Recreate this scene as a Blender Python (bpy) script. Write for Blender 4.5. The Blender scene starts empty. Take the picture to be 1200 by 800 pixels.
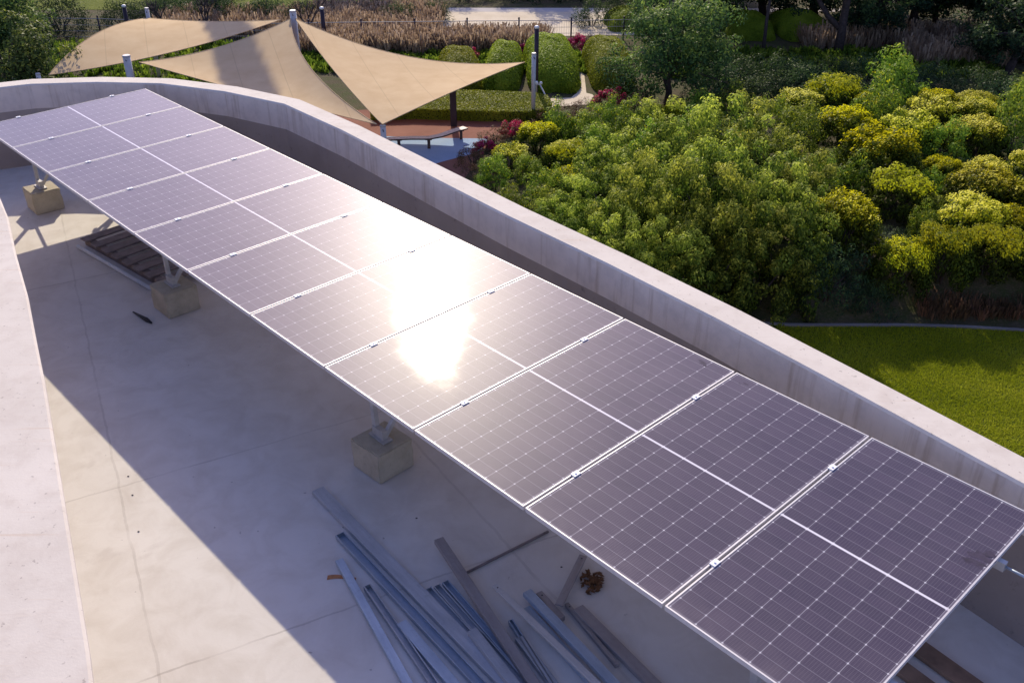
import bpy, bmesh, math, random
import numpy as np
from mathutils import Vector, Matrix

random.seed(11)
RNG = np.random.default_rng(11)
SC = bpy.context.scene
COL = SC.collection
R = math.radians
ORD = ['first', 'second', 'third', 'fourth', 'fifth', 'sixth', 'seventh', 'eighth', 'ninth', 'tenth', 'eleventh', 'twelfth']
GZ = -9.0            # garden level; the roof floor is z = 0

# ------------------------------------------------------------------ helpers
def tag(o, label=None, cat=None, group=None, kind=None):
    if label: o['label'] = label
    if cat: o['category'] = cat
    if group: o['group'] = group
    if kind: o['kind'] = kind
    return o

def empty(name, loc=(0, 0, 0), rot=(0, 0, 0), label=None, cat=None, group=None):
    o = bpy.data.objects.new(name, None)
    COL.objects.link(o)
    o.empty_display_size = .2
    o.location = loc
    o.rotation_euler = rot
    return tag(o, label, cat, group)

def link_mesh(name, me, mats, parent=None, smooth=False):
    o = bpy.data.objects.new(name, me)
    COL.objects.link(o)
    if not isinstance(mats, (list, tuple)): mats = [mats]
    if len(me.materials) == 0:
        for m in mats: me.materials.append(m)
    if parent: o.parent = parent
    if smooth: me.polygons.foreach_set('use_smooth', [True] * len(me.polygons))
    return o

def obj(name, bm, mats, parent=None, smooth=False):
    me = bpy.data.meshes.new(name)
    bm.normal_update()
    bm.to_mesh(me); bm.free()
    return link_mesh(name, me, mats, parent, smooth)

def kids(o): return [c for c in bpy.data.objects if c.parent == o]

def copy_tree(o, parent=None):
    c = o.copy(); COL.objects.link(c); c.parent = parent
    for ch in CHILD.get(o.name, None) or kids(o):
        copy_tree(ch, c)
    return c
CHILD = {}

def box(bm, x0, x1, y0, y1, z0, z1, mat=0, M=None):
    vs = [bm.verts.new(v) for v in ((x0, y0, z0), (x1, y0, z0), (x1, y1, z0), (x0, y1, z0), (x0, y0, z1), (x1, y0, z1), (x1, y1, z1), (x0, y1, z1))]
    if M is not None:
        for v in vs: v.co = M @ v.co
    for f in ((3, 2, 1, 0), (4, 5, 6, 7), (0, 1, 5, 4), (1, 2, 6, 5), (2, 3, 7, 6), (3, 0, 4, 7)):
        bm.faces.new([vs[i] for i in f]).material_index = mat
    return vs

def bevel(bm, w, seg=2):
    bmesh.ops.bevel(bm, geom=list(bm.edges), offset=w, segments=seg, affect='EDGES', profile=.6)

def frame_to(a, b, roll=0.0):
    """matrix whose local X runs from a to b, local Z is as near up as it can be"""
    a = Vector(a); b = Vector(b)
    x = (b - a).normalized()
    up = Vector((0, 0, 1)) if abs(x.z) < .98 else Vector((0, 1, 0))
    y = up.cross(x).normalized(); z = x.cross(y)
    M = Matrix((x, y, z)).transposed().to_4x4()
    M.translation = a
    return M @ Matrix.Rotation(roll, 4, 'X')

def bar(bm, a, b, w, h, roll=0.0, mat=0):
    L = (Vector(b) - Vector(a)).length
    box(bm, 0, L, -w / 2, w / 2, -h / 2, h / 2, mat, frame_to(a, b, roll))

def tube(bm, pts, rads, n=7, cap=True, mat=0):
    pts = [Vector(p) for p in pts]
    rings = []
    ref = Vector((.3, .9, .1)).normalized()
    for i, p in enumerate(pts):
        t = (pts[min(i + 1, len(pts) - 1)] - pts[max(i - 1, 0)]).normalized()
        a = t.cross(ref)
        if a.length < .05: a = t.cross(Vector((1, 0, 0)))
        a.normalize(); b = t.cross(a)
        rings.append([bm.verts.new(p + (a * math.cos(2 * math.pi * k / n) + b * math.sin(2 * math.pi * k / n)) * rads[i]) for k in range(n)])
    for i in range(len(rings) - 1):
        for k in range(n):
            f = bm.faces.new((rings[i][k], rings[i][(k + 1) % n], rings[i + 1][(k + 1) % n], rings[i + 1][k]))
            f.material_index = mat; f.smooth = True
    if cap:
        bm.faces.new(rings[0][::-1]).material_index = mat
        bm.faces.new(rings[-1]).material_index = mat

def sphere(bm, c, r, seg=12, sc=(1, 1, 1)):
    M = Matrix.Translation(c) @ Matrix.Diagonal((r * sc[0], r * sc[1], r * sc[2], 1))
    bmesh.ops.create_uvsphere(bm, u_segments=seg, v_segments=max(6, seg // 2), radius=1, matrix=M)

# ------------------------------------------------------------------ materials
class NT:
    def __init__(self, name):
        self.m = bpy.data.materials.new(name); self.m.use_nodes = True
        self.t = self.m.node_tree; self.t.nodes.clear()
        self.out = self.n('ShaderNodeOutputMaterial')
    def n(self, typ, **kw):
        x = self.t.nodes.new(typ)
        for k, v in kw.items(): setattr(x, k, v)
        return x
    def l(self, a, b): self.t.links.new(a, b)
    def val(self, inp, v):
        if hasattr(v, 'is_output') or isinstance(v, bpy.types.NodeSocket): self.l(v, inp)
        else: inp.default_value = v
    def math(self, op, a, b=0.0, c=None, clamp=False):
        x = self.n('ShaderNodeMath', operation=op); x.use_clamp = clamp
        self.val(x.inputs[0], a); self.val(x.inputs[1], b)
        if c is not None: self.val(x.inputs[2], c)
        return x.outputs[0]
    def coord(self, kind='Object'):
        return self.n('ShaderNodeTexCoord').outputs[kind]
    def pos(self): return self.n('ShaderNodeNewGeometry').outputs['Position']
    def sep(self, v):
        s = self.n('ShaderNodeSeparateXYZ'); self.l(v, s.inputs[0]); return s.outputs
    def scale(self, v, sx, sy, sz):
        m = self.n('ShaderNodeMapping'); self.l(v, m.inputs[0]); m.inputs['Scale'].default_value = (sx, sy, sz); return m.outputs[0]
    def noise(self, v, scale, detail=4, rough=.55, dist=0.0):
        x = self.n('ShaderNodeTexNoise'); self.l(v, x.inputs['Vector'])
        x.inputs['Scale'].default_value = scale; x.inputs['Detail'].default_value = detail
        x.inputs['Roughness'].default_value = rough; x.inputs['Distortion'].default_value = dist
        return x.outputs['Fac']
    def ramp(self, fac, stops, interp='LINEAR'):
        x = self.n('ShaderNodeValToRGB'); self.l(fac, x.inputs[0]); cr = x.color_ramp; cr.interpolation = interp
        while len(cr.elements) < len(stops): cr.elements.new(.5)
        for e, (p, c) in zip(cr.elements, stops):
            e.position = p; e.color = (c, c, c, 1) if isinstance(c, (int, float)) else (*c, 1)
        return x.outputs[0]
    def mix(self, fac, a, b, blend='MIX'):
        x = self.n('ShaderNodeMix', data_type='RGBA', blend_type=blend)
        self.val(x.inputs[0], fac)
        for s, v in ((x.inputs[6], a), (x.inputs[7], b)):
            if isinstance(v, tuple): s.default_value = (*v, 1) if len(v) == 3 else v
            else: self.l(v, s)
        return x.outputs[2]
    def bump(self, h, strength=.3, dist=.01):
        x = self.n('ShaderNodeBump'); self.l(h, x.inputs['Height']); x.inputs['Strength'].default_value = strength; x.inputs['Distance'].default_value = dist
        return x.outputs[0]
    def pbr(self, col, rough=.8, metal=0.0, normal=None, spec=.5, **kw):
        p = self.n('ShaderNodeBsdfPrincipled')
        if isinstance(col, tuple): p.inputs['Base Color'].default_value = (*col, 1)
        else: self.l(col, p.inputs['Base Color'])
        self.val(p.inputs['Roughness'], rough); self.val(p.inputs['Metallic'], metal)
        p.inputs['Specular IOR Level'].default_value = spec
        for k, v in kw.items(): self.val(p.inputs[k.replace('_', ' ')], v)
        if normal is not None: self.l(normal, p.inputs['Normal'])
        self.l(p.outputs[0], self.out.inputs[0])
        return self.m

def plain(name, col, rough=.6, metal=0.0, var=.15, scale=6, spec=.4):
    t = NT(name); v = t.coord('Object')
    n = t.noise(v, scale, 5)
    lo = tuple(c * (1 - var) for c in col); hi = tuple(min(1, c * (1 + var)) for c in col)
    return t.pbr(t.ramp(n, [(.3, lo), (.7, hi)]), rough, metal, spec=spec, normal=t.bump(n, .1, .004))

def m_parapet_top():
    t = NT('parapet coping concrete'); v = t.pos()
    big = t.noise(v, .9, 5); mid = t.noise(v, 6, 6, .65); fine = t.noise(v, 60, 3)
    rot = t.n('ShaderNodeMapping'); t.l(v, rot.inputs[0]); rot.inputs['Rotation'].default_value = (0, 0, R(-62)); rot.inputs['Scale'].default_value = (1.2, 30, 1)
    st = t.noise(rot.outputs[0], 1.0, 4, .7)
    c = t.ramp(big, [(.3, (.64, .575, .50)), (.7, (.73, .66, .58))])
    c = t.mix(t.ramp(mid, [(.45, 0.0), (.75, .5)]), c, (.52, .44, .37))
    c = t.mix(t.ramp(st, [(.55, 0.0), (.8, .22)]), c, (.5, .40, .32))
    speck = t.ramp(t.noise(v, 30, 2, .5), [(.68, 0.0), (.75, .6)])
    c = t.mix(speck, c, (.30, .25, .22))
    rust = t.math('MULTIPLY', t.ramp(t.noise(rot.outputs[0], .55, 3, .5), [(.66, 0.0), (.75, .5)]), 1.0)
    c = t.mix(rust, c, (.55, .38, .24))
    return t.pbr(c, .85, normal=t.bump(t.math('ADD', mid, t.math('MULTIPLY', fine, .4)), .35, .006), spec=.3)

def m_parapet_face():
    t = NT('parapet face concrete'); v = t.pos(); z = t.sep(v)[2]
    big = t.noise(v, 1.1, 5); mid = t.noise(v, 7, 6, .65)
    st = t.noise(t.scale(v, 9, 9, .5), 1.0, 5, .65)
    c = t.ramp(big, [(.3, (.64, .55, .49)), (.7, (.76, .665, .595))])
    c = t.mix(t.ramp(mid, [(.45, 0.0), (.8, .4)]), c, (.36, .31, .29))
    drip = t.math('MULTIPLY', t.ramp(st, [(.52, 0.0), (.72, .75)]), t.ramp(z, [(0.0, .6), (1.0, 1.0)]))
    c = t.mix(drip, c, (.40, .30, .22))
    return t.pbr(c, .9, normal=t.bump(mid, .3, .006), spec=.25)

def m_upturn():
    t = NT('grey waterproofing upturn'); v = t.pos()
    big = t.noise(v, 1.3, 5); st = t.noise(t.scale(v, 14, 14, .7), 1.0, 5, .7); mid = t.noise(v, 11, 5, .7)
    c = t.ramp(big, [(.3, (.29, .24, .215)), (.7, (.38, .32, .285))])
    c = t.mix(t.ramp(st, [(.5, 0.0), (.75, .5)]), c, (.33, .29, .28))
    c = t.mix(t.ramp(mid, [(.6, 0.0), (.75, .6)]), c, (.11, .09, .09))
    return t.pbr(c, .85, normal=t.bump(mid, .3, .006), spec=.3)

def m_floor():
    t = NT('roof screed'); v = t.pos(); x, y, z = t.sep(v)
    big = t.noise(v, .45, 5, .6); mid = t.noise(v, 3.2, 7, .62, .6); fine = t.noise(v, 45, 4, .6)
    c = t.ramp(big, [(.3, (.63, .585, .525)), (.7, (.73, .69, .635))])
    c = t.mix(t.ramp(mid, [(.42, 0.0), (.72, .42)]), c, (.47, .41, .34))
    c = t.mix(t.ramp(t.noise(v, .8, 6, .7, .8), [(.5, 0.0), (.68, .22)]), c, (.44, .38, .33))
    c = t.mix(t.ramp(t.noise(v, 1.5, 5, .6, 1.5), [(.60, 0.0), (.70, .18)]), c, (.40, .35, .31))
    # hairline joints in the screed: straight lines with a wandering edge
    wob = t.math('MULTIPLY', t.math('SUBTRACT', t.noise(v, 4, 4), .5), .05)
    for (ax, ay), (bx, by), w, k in (((-3.62, 7.01), (-2.51, 4.72),   .010, .24), ((-3.7, 6.27), (-1.71, 7.33), .009, .30), ((-1.96, 4.70), (-1.66, 4.85), .008, .35), ((-.79, 6.94), (-.28, 6.13), .012, .25), ((-6.4, 9.6), (-4.1, 10.9), .010, .35)):
        dx, dy = bx - ax, by - ay; L = math.hypot(dx, dy); nx, ny = -dy / L, dx / L
        d = t.math('ADD', t.math('ADD', t.math('MULTIPLY', x, nx), t.math('MULTIPLY', y, ny)), -(nx * ax + ny * ay))
        d = t.math('ABSOLUTE', t.math('ADD', d, wob))
        f = t.math('MULTIPLY', t.math('LESS_THAN', d, w), t.ramp(t.noise(v, 2.3, 4), [(.35, .35), (.6, 1.0)]))
        c = t.mix(t.math('MULTIPLY', f, k), c, (.24, .20, .17))
    sp = t.ramp(t.noise(v, 14, 2, .4), [(.755, 0.0), (.785, .5)])
    c = t.mix(sp, c, (.16, .13, .12))
    return t.pbr(c, .85, normal=t.bump(t.math('ADD', mid, t.math('MULTIPLY', fine, .5)), .22, .006), spec=.3)

PW, PL = 1.134, 2.278      # one panel
def m_cells():
    t = NT('solar cells under glass'); v = t.coord('Object'); x, y, z = t.sep(v)
    oi = t.n('ShaderNodeObjectInfo').outputs['Random']
    cw = (PW - .044) / 6
    half = (PL / 2 - .022 - .009); ch = half / 12
    def line(d, pitch, w):          # 1 within w of a multiple of pitch
        q = t.math('ABSOLUTE', t.math('SUBTRACT', t.math('FRACT', t.math('ADD', t.math('DIVIDE', d, pitch), .5)), .5))
        return q, t.math('LESS_THAN', q, w / pitch)
    qx, lx = line(x, cw, .0016)
    ya = t.math('SUBTRACT', t.math('ABSOLUTE', y), .009)
    qy, ly = line(ya, ch, .0011)
    mid = t.math('LESS_THAN', t.math('ABSOLUTE', y), .0085)
    ex = t.math('GREATER_THAN', t.math('ABSOLUTE', x), PW / 2 - .0215)
    ey = t.math('GREATER_THAN', t.math('ABSOLUTE', y), PL / 2 - .0215)
    dia = t.math('LESS_THAN', t.math('ADD', t.math('MULTIPLY', qx, cw), t.math('MULTIPLY', qy, ch)), .0075)
    # busbars along the length, fingers across
    qb, lb = line(t.math('ADD', x, cw / 20), cw / 10, .0006)
    qf, lf = line(y, ch / 8, .0022)
    tone = t.n('ShaderNodeTexWhiteNoise', noise_dimensions='3D')
    cell = t.n('ShaderNodeCombineXYZ')
    t.l(t.math('FLOOR', t.math('DIVIDE', x, cw)), cell.inputs[0]); t.l(t.math('FLOOR', t.math('DIVIDE', y, ch)), cell.inputs[1]); t.l(oi, cell.inputs[2])
    t.l(cell.outputs[0], tone.inputs['Vector'])
    c = t.ramp(tone.outputs['Value'], [(0.0, (.042, .033, .060)), (1.0, (.056, .042, .074))])
    c = t.mix(t.math('MULTIPLY', lf, .25), c, (.16, .13, .17))
    c = t.mix(t.math('MULTIPLY', lb, .45), c, (.25, .22, .26))
    dust = t.ramp(t.noise(t.pos(), 1.7, 6, .65), [(.35, .05), (.75, .19)])
    low = t.math('MULTIPLY', t.ramp(t.math('ADD', t.math('DIVIDE', y, PL), .5), [(0.0, .22), (.10, .05), (.3, 0.0)]), t.ramp(t.noise(v, 7, 4), [(.3, .3), (.7, 1.0)]))
    dust = t.math('ADD', t.math('MULTIPLY', dust, t.math('ADD', .7, t.math('MULTIPLY', oi, .5))), low, clamp=True)
    c = t.mix(dust, c, (.31, .26, .265))
    c = t.mix(t.math('MULTIPLY', ly, .32), c, (.62, .60, .64))
    c = t.mix(t.math('MULTIPLY', lx, .40), c, (.72, .70, .74))
    c = t.mix(t.math('MULTIPLY', dia, .6), c, (.85, .83, .86))
    c = t.mix(t.math('MULTIPLY', mid, .9), c, (.82, .78, .82))
    edge = t.math('MAXIMUM', ex, ey)
    c = t.mix(t.math('MULTIPLY', edge, .3), c, (.30, .27, .31))
    rn = t.noise(t.pos(), 3.0, 5, .6)
    rough = t.ramp(rn, [(.3, .110), (.7, .132)])
    p = t.n('ShaderNodeBsdfPrincipled')
    t.l(c, p.inputs['Base Color']); p.inputs['Roughness'].default_value = .36; p.inputs['Specular IOR Level'].default_value = .05
    g = t.n('ShaderNodeBsdfGlossy', distribution='BECKMANN'); t.l(rough, g.inputs['Roughness']); g.inputs['Color'].default_value = (.74, .70, .68, 1)
    fr = t.n('ShaderNodeFresnel'); fr.inputs['IOR'].default_value = 1.38
    mx = t.n('ShaderNodeMixShader'); t.l(fr.outputs[0], mx.inputs[0]); t.l(p.outputs[0], mx.inputs[1]); t.l(g.outputs[0], mx.inputs[2])
    t.l(mx.outputs[0], t.out.inputs[0])
    return t.m

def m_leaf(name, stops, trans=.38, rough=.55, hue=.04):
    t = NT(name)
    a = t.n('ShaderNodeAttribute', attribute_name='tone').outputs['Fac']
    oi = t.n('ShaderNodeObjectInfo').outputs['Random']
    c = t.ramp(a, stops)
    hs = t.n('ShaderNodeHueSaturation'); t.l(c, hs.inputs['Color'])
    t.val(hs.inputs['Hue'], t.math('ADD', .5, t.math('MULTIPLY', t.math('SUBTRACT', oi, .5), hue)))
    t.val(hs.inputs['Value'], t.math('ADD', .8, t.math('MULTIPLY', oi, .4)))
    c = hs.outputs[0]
    p = t.n('ShaderNodeBsdfPrincipled'); t.l(c, p.inputs['Base Color']); p.inputs['Roughness'].default_value = rough; p.inputs['Specular IOR Level'].default_value = .12
    tr = t.n('ShaderNodeBsdfTranslucent')
    br = t.mix(.5, c, (.30, .36, .04), 'ADD') if False else c
    t.l(br, tr.inputs['Color'])
    mx = t.n('ShaderNodeMixShader'); mx.inputs[0].default_value = trans
    t.l(p.outputs[0], mx.inputs[1]); t.l(tr.outputs[0], mx.inputs[2]); t.l(mx.outputs[0], t.out.inputs[0])
    return t.m

def m_ground():
    t = NT('garden soil'); v = t.pos()
    big = t.noise(v, .12, 5); mid = t.noise(v, 1.6, 6, .65); fine = t.noise(v, 14, 4, .7)
    c = t.ramp(big, [(.35, (.060, .052, .028)), (.65, (.13, .105, .062))])
    c = t.mix(t.ramp(mid, [(.42, 0.0), (.6, .85)]), c, (.060, .075, .022))
    c = t.mix(t.ramp(fine, [(.5, 0.0), (.75, .5)]), c, (.26, .20, .13))
    return t.pbr(c, .95, normal=t.bump(t.math('ADD', mid, fine), .6, .06), spec=.1)

def m_lawn():
    t = NT('lawn turf'); v = t.pos()
    big = t.noise(v, .5, 5); fine = t.noise(v, 26, 5, .75); mid = t.noise(t.scale(v, 2.0, 7, 1), 1.0, 5, .6)
    c = t.ramp(big, [(.3, (.10, .145, .014)), (.7, (.16, .185, .020))])
    c = t.mix(t.ramp(mid, [(.4, 0.0), (.75, .6)]), c, (.20, .20, .030))
    c = t.mix(t.ramp(fine, [(.4, 0.0), (.8, .55)]), c, (.045, .075, .008))
    return t.pbr(c, .95, normal=t.bump(fine, .9, .05), spec=.1)

def m_sand(name, c0, c1):
    t = NT(name); v = t.pos(); a = t.noise(v, .7, 6); b = t.noise(v, 9, 5, .7)
    c = t.ramp(a, [(.3, c0), (.7, c1)])
    c = t.mix(t.ramp(b, [(.5, 0.0), (.8, .3)]), c, tuple(k * .6 for k in c0))
    return t.pbr(c, .95, normal=t.bump(b, .3, .02), spec=.15)

def m_cloth():
    t = NT('shade cloth'); v = t.coord('Object'); n = t.noise(v, 1.3, 4); w = t.noise(v, 40, 3)
    c = t.ramp(n, [(.3, (.66, .47, .26)), (.7, (.74, .55, .32))])
    c = t.mix(t.ramp(w, [(.4, 0.0), (.7, .12)]), c, (.42, .31, .20))
    sx, sy, sz = t.sep(t.coord('Object'))
    sm = t.math('ABSOLUTE', t.math('SUBTRACT', t.math('FRACT', t.math('DIVIDE', t.math('ADD', sx, t.math('MULTIPLY', sy, .35)), 1.9)), .5))
    c = t.mix(t.math('MULTIPLY', t.math('LESS_THAN', sm, .011), .30), c, (.40, .29, .17))
    p = t.n('ShaderNodeBsdfPrincipled'); t.l(c, p.inputs['Base Color']); p.inputs['Roughness'].default_value = .9; p.inputs['Specular IOR Level'].default_value = .1
    tr = t.n('ShaderNodeBsdfTranslucent'); t.l(c, tr.inputs['Color'])
    mx = t.n('ShaderNodeMixShader'); mx.inputs[0].default_value = .12
    t.l(p.outputs[0], mx.inputs[1]); t.l(tr.outputs[0], mx.inputs[2]); t.l(mx.outputs[0], t.out.inputs[0])
    return t.m

def m_galv(name, lo, hi, metal=.6, rough=.42):
    t = NT(name); v = t.coord('Object'); oi = t.n('ShaderNodeObjectInfo').outputs['Random']
    n = t.noise(t.scale(v, 3, 25, 25), 1.0, 5, .6); s = t.noise(v, 30, 4, .7)
    c = t.ramp(n, [(.3, lo), (.7, hi)])
    c = t.mix(t.ramp(s, [(.55, 0.0), (.8, .4)]), c, tuple(k * .5 for k in lo))
    c = t.mix(t.math('MULTIPLY', oi, .3), c, (.20, .19, .18))
    return t.pbr(c, t.ramp(s, [(.3, rough), (.7, rough + .2)]), metal, spec=.5)

def m_block():
    t = NT('cast concrete ballast'); v = t.coord('Object'); a = t.noise(v, 5, 6, .65); b = t.noise(v, 30, 4, .7)
    oi = t.n('ShaderNodeObjectInfo').outputs['Random']
    c = t.ramp(a, [(.3, (.40, .35, .26)), (.7, (.56, .50, .38))])
    c = t.mix(t.ramp(b, [(.55, 0.0), (.75, .45)]), c, (.26, .22, .17))
    return t.pbr(c, .95, normal=t.bump(t.math('ADD', a, b), .5, .01), spec=.15)

M = dict(
    top=m_parapet_top(), face=m_parapet_face(), upturn=m_upturn(), floor=m_floor(), cells=m_cells(),
    alu=plain('anodised aluminium', (.60, .575, .58), .5, .25, .05, 20), clamp=plain('bright clamp', (.90, .88, .87), .5, 0, .04, 20),
    back=plain('white backsheet', (.55, .53, .52), .6, 0, .05), block=m_block(),
    galv=m_galv('galvanised steel', (.36, .39, .43), (.54, .57, .61), .3), blue=m_galv('zinc blue steel', (.32, .39, .48), (.48, .56, .65), .3),
    pale=m_galv('pale steel strip', (.55, .53, .50), (.70, .67, .64), .2, .5), brown=m_galv('dusty steel', (.30, .26, .25), (.42, .38, .37), .3, .55),
    steelpost=plain('zinc coated leg', (.50, .49, .48), .5, .4, .15, 12),
    timber=plain('grey brown timber', (.23, .185, .17), .85, 0, .3, 9), pvc=plain('pale pipe', (.52, .55, .60), .5, 0, .1),
    black=plain('black rubber', (.02, .02, .025), .6, 0, .2), debris=plain('dry brown leaves', (.16, .075, .03), .9, 0, .4, 30),
    orange=plain('orange strap', (.42, .18, .07), .7, 0, .2, 20), droppings=plain('dark grime', (.040, .028, .060), .8, 0, .3, 30),
    ground=m_ground(), lawn=m_lawn(), paving=m_sand('red brown rubber paving', (.23, .10, .075), (.31, .145, .11)),
    bluer=m_sand('blue rubber paving', (.28, .40, .58), (.36, .48, .66)), path=m_sand('pale sand path', (.62, .52, .38), (.74, .64, .49)),
    road=m_sand('pale concrete road', (.46, .42, .40), (.56, .52, .50)), kerb=m_sand('kerb concrete', (.16, .15, .14), (.24, .22, .20)),
    cloth=m_cloth(), post=plain('pale grey painted post', (.55, .53, .52), .5, .1, .08), dark=plain('dark bronze metal', (.045, .030, .040), .5, .3, .2),
    lens=plain('white lamp cap', (.9, .88, .85), .4, 0, .03), wood=plain('dark timber slat', (.075, .045, .035), .7, 0, .3, 12), benchtop=plain('worn pale bench top', (.55, .46, .43), .6, 0, .2, 12),
    plank=plain('dusty brown plank', (.24, .155, .105), .9, 0, .4, 5),  # only for the planks added in the right corner
    core=plain('dark twig core', (.022, .034, .010), .95, 0, .5, 7),
    bark=plain('tree bark', (.075, .055, .050), .95, 0, .4, 9), wire=plain('fence wire', (.30, .30, .33), .5, .5, .1),
    l_yel=m_leaf('shrub leaf', [(0.0, (.024, .042, .006)), (.5, (.11, .16, .014)), (1.0, (.34, .36, .02))], .45),
    f_yel=m_leaf('yellow blossom', [(0.0, (.32, .32, .006)), (.5, (.70, .66, .012)), (1.0, (.95, .88, .03))], .35, .55, .014),
    l_grn=m_leaf('green shrub leaf', [(0.0, (.024, .054, .010)), (.5, (.13, .22, .022)), (1.0, (.38, .48, .05))], .45),
    l_big=m_leaf('thicket leaf', [(0.0, (.024, .046, .012)), (.5, (.135, .20, .022)), (1.0, (.60, .64, .085))], .45),
    l_dark=m_leaf('dark leaf', [(0.0, (.018, .032, .022)), (.5, (.042, .078, .034)), (1.0, (.13, .19, .045))]),
    l_tree=m_leaf('tree leaf', [(0.0, (.024, .050, .026)), (.5, (.075, .14, .04)), (1.0, (.30, .38, .07))], .42),
    l_hedge=m_leaf('clipped hedge leaf', [(0.0, (.11, .16, .014)), (.5, (.28, .34, .025)), (1.0, (.46, .48, .05))], .40),
    l_turf=m_leaf('turf blade', [(0.0, (.20, .24, .012)), (.5, (.34, .37, .016)), (1.0, (.50, .48, .05))], .45),
    l_pink=m_leaf('magenta bract', [(0.0, (.34, .012, .09)), (.6, (.58, .025, .16)), (1.0, (.72, .08, .26))], .35),
    l_dry=m_leaf('dry grass', [(0.0, (.20, .14, .09)), (.5, (.46, .34, .21)), (1.0, (.68, .54, .36))], .3),
    l_rust=m_leaf('reddish dry leaf', [(0.0, (.06, .045, .025)), (.5, (.15, .10, .05)), (1.0, (.30, .16, .09))], .3),
)

# ------------------------------------------------------------------ camera, sky, sun
cam = bpy.data.cameras.new('camera'); co = bpy.data.objects.new('camera', cam); COL.objects.link(co)
co.location = (0, 0, 5.318); co.rotation_euler = (R(90 - 30.95), 0, 0)
cam.sensor_width = 36; cam.lens = 34.105; cam.clip_end = 3000; cam.clip_start = .05
SC.camera = co
SUN_EL, SUN_AZ = 30.3, -6.3          # azimuth measured from +Y towards +X
w = bpy.data.worlds.new('World'); SC.world = w; w.use_nodes = True
nt = w.node_tree; nt.nodes.clear()
sky = nt.nodes.new('ShaderNodeTexSky'); sky.sky_type = 'NISHITA'; sky.sun_disc = False
sky.sun_elevation = R(SUN_EL); sky.sun_rotation = R(SUN_AZ); sky.air_density = 1.0; sky.dust_density = 1.2; sky.ozone_density = 1.6
bg = nt.nodes.new('ShaderNodeBackground'); bg.inputs['Strength'].default_value = .165
wo = nt.nodes.new('ShaderNodeOutputWorld')
tint = nt.nodes.new('ShaderNodeMix'); tint.data_type = 'RGBA'; tint.blend_type = 'MULTIPLY'; tint.inputs[0].default_value = 1.0
tint.inputs[7].default_value = (.96, .88, 1.20, 1)
nt.links.new(sky.outputs[0], tint.inputs[6]); nt.links.new(tint.outputs[2], bg.inputs[0]); nt.links.new(bg.outputs[0], wo.inputs[0])
sl = bpy.data.lights.new('sun', 'SUN'); so = bpy.data.objects.new('sun', sl); COL.objects.link(so)
sl.energy = 5.0; sl.angle = R(.53); sl.color = (1.0, .885, .68)
sd = Vector((math.cos(R(SUN_EL)) * math.sin(R(SUN_AZ)), math.cos(R(SUN_EL)) * math.cos(R(SUN_AZ)), math.sin(R(SUN_EL))))
so.rotation_euler = sd.to_track_quat('Z', 'Y').to_euler(); so.location = sd * 60
SC.view_settings.view_transform = 'Standard'; SC.view_settings.look = 'None'; SC.view_settings.exposure = 0

# ------------------------------------------------------------------ roof
PZ = 1.215
OUT = [(-11.2, 10.2), (-9.3, 12.7), (-8.2, 13.5), (-7.02, 14.05), (-6.1, 14.15), (-5.13, 14.08), (-4.1, 13.68), (-3.14, 13.10), (-2.18, 12.00), (-.973, 10.46), (-.056, 9.30), (.9, 8.17), (1.72, 7.14), (2.62, 5.93), (3.35, 4.93), (4.7, 3.0), (6.2, .6), (7.4, -1.6)]
INN = [(-9.4, 11.6), (-7.5, 11.4), (-6.4, 10.95), (-5.6, 9.90), (-5.22, 9.28), (-4.75, 8.40), (-4.30, 7.60), (-3.87, 6.77), (-3.56, 6.18), (-2.88, 4.83), (-2.25, 3.58), (-1.55, 2.1), (-.7, .3), (0, -1.2)]

OUT = [(x * 1.011, y * 1.011) for x, y in OUT]; INN = [(x * 1.011, y * 1.011) for x, y in INN]
def offset(poly, d):
    res = []
    for i, p in enumerate(poly):
        a = Vector(poly[max(0, i - 1)]); b = Vector(poly[min(len(poly) - 1, i + 1)])
        t = (b - a).normalized(); res.append(Vector(p) + Vector((-t.y, t.x)) * d)
    return [tuple(v) for v in res]

def strip(bm, prof_lines, mats):
    """prof_lines: list of 3-D polylines of one length; quads between successive ones"""
    rows = [[bm.verts.new(p) for p in line] for line in prof_lines]
    for r in range(len(rows) - 1):
        for i in range(len(rows[0]) - 1):
            f = bm.faces.new((rows[r][i], rows[r + 1][i], rows[r + 1][i + 1], rows[r][i + 1]))
            f.material_index = mats[r]

def z_(poly, z): return [(x, y, z) for x, y in poly]

bld = empty('roof_building', (0, 0, 0), label='pale concrete building whose flat roof carries the long row of solar panels', cat='building')
bm = bmesh.new()
e = .018
o0 = OUT; oin = offset(OUT, e); oo = offset(OUT, .30); ooe = offset(OUT, .30 - e)
strip(bm, [z_(offset(OUT, .004), -.3), z_(offset(OUT, .004), .850), z_(o0, .852), z_(o0, PZ - e), z_(oin, PZ), z_(ooe, PZ), z_(oo, PZ - e), z_(oo, -.35)], [1, 0, 0, 2, 2, 2, 0])
bmesh.ops.recalc_face_normals(bm, faces=bm.faces)
p1 = obj('parapet', bm, [M['face'], M['upturn'], M['top']], bld)
tag(p1, 'low outer parapet with pale top and dark lower band curving behind the panels')
bm = bmesh.new()
ie = offset(INN, -e); iw = offset(INN, -1.5)
strip(bm, [z_(iw, -.35), z_(iw, PZ - e), z_(offset(INN, e - 1.5), PZ), z_(ie, PZ), z_(INN, PZ - e), z_(INN, PZ - .05), z_(offset(INN, -.75), PZ - .16), z_(offset(INN, -.75), -.3)], [0, 2, 2, 2, 2, 0, 0])
bmesh.ops.recalc_face_normals(bm, faces=bm.faces)
p2 = obj('parapet', bm, [M['face'], M['upturn'], M['top']], bld)
tag(p2, 'wide sunlit parapet top along the left edge of the picture')
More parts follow.
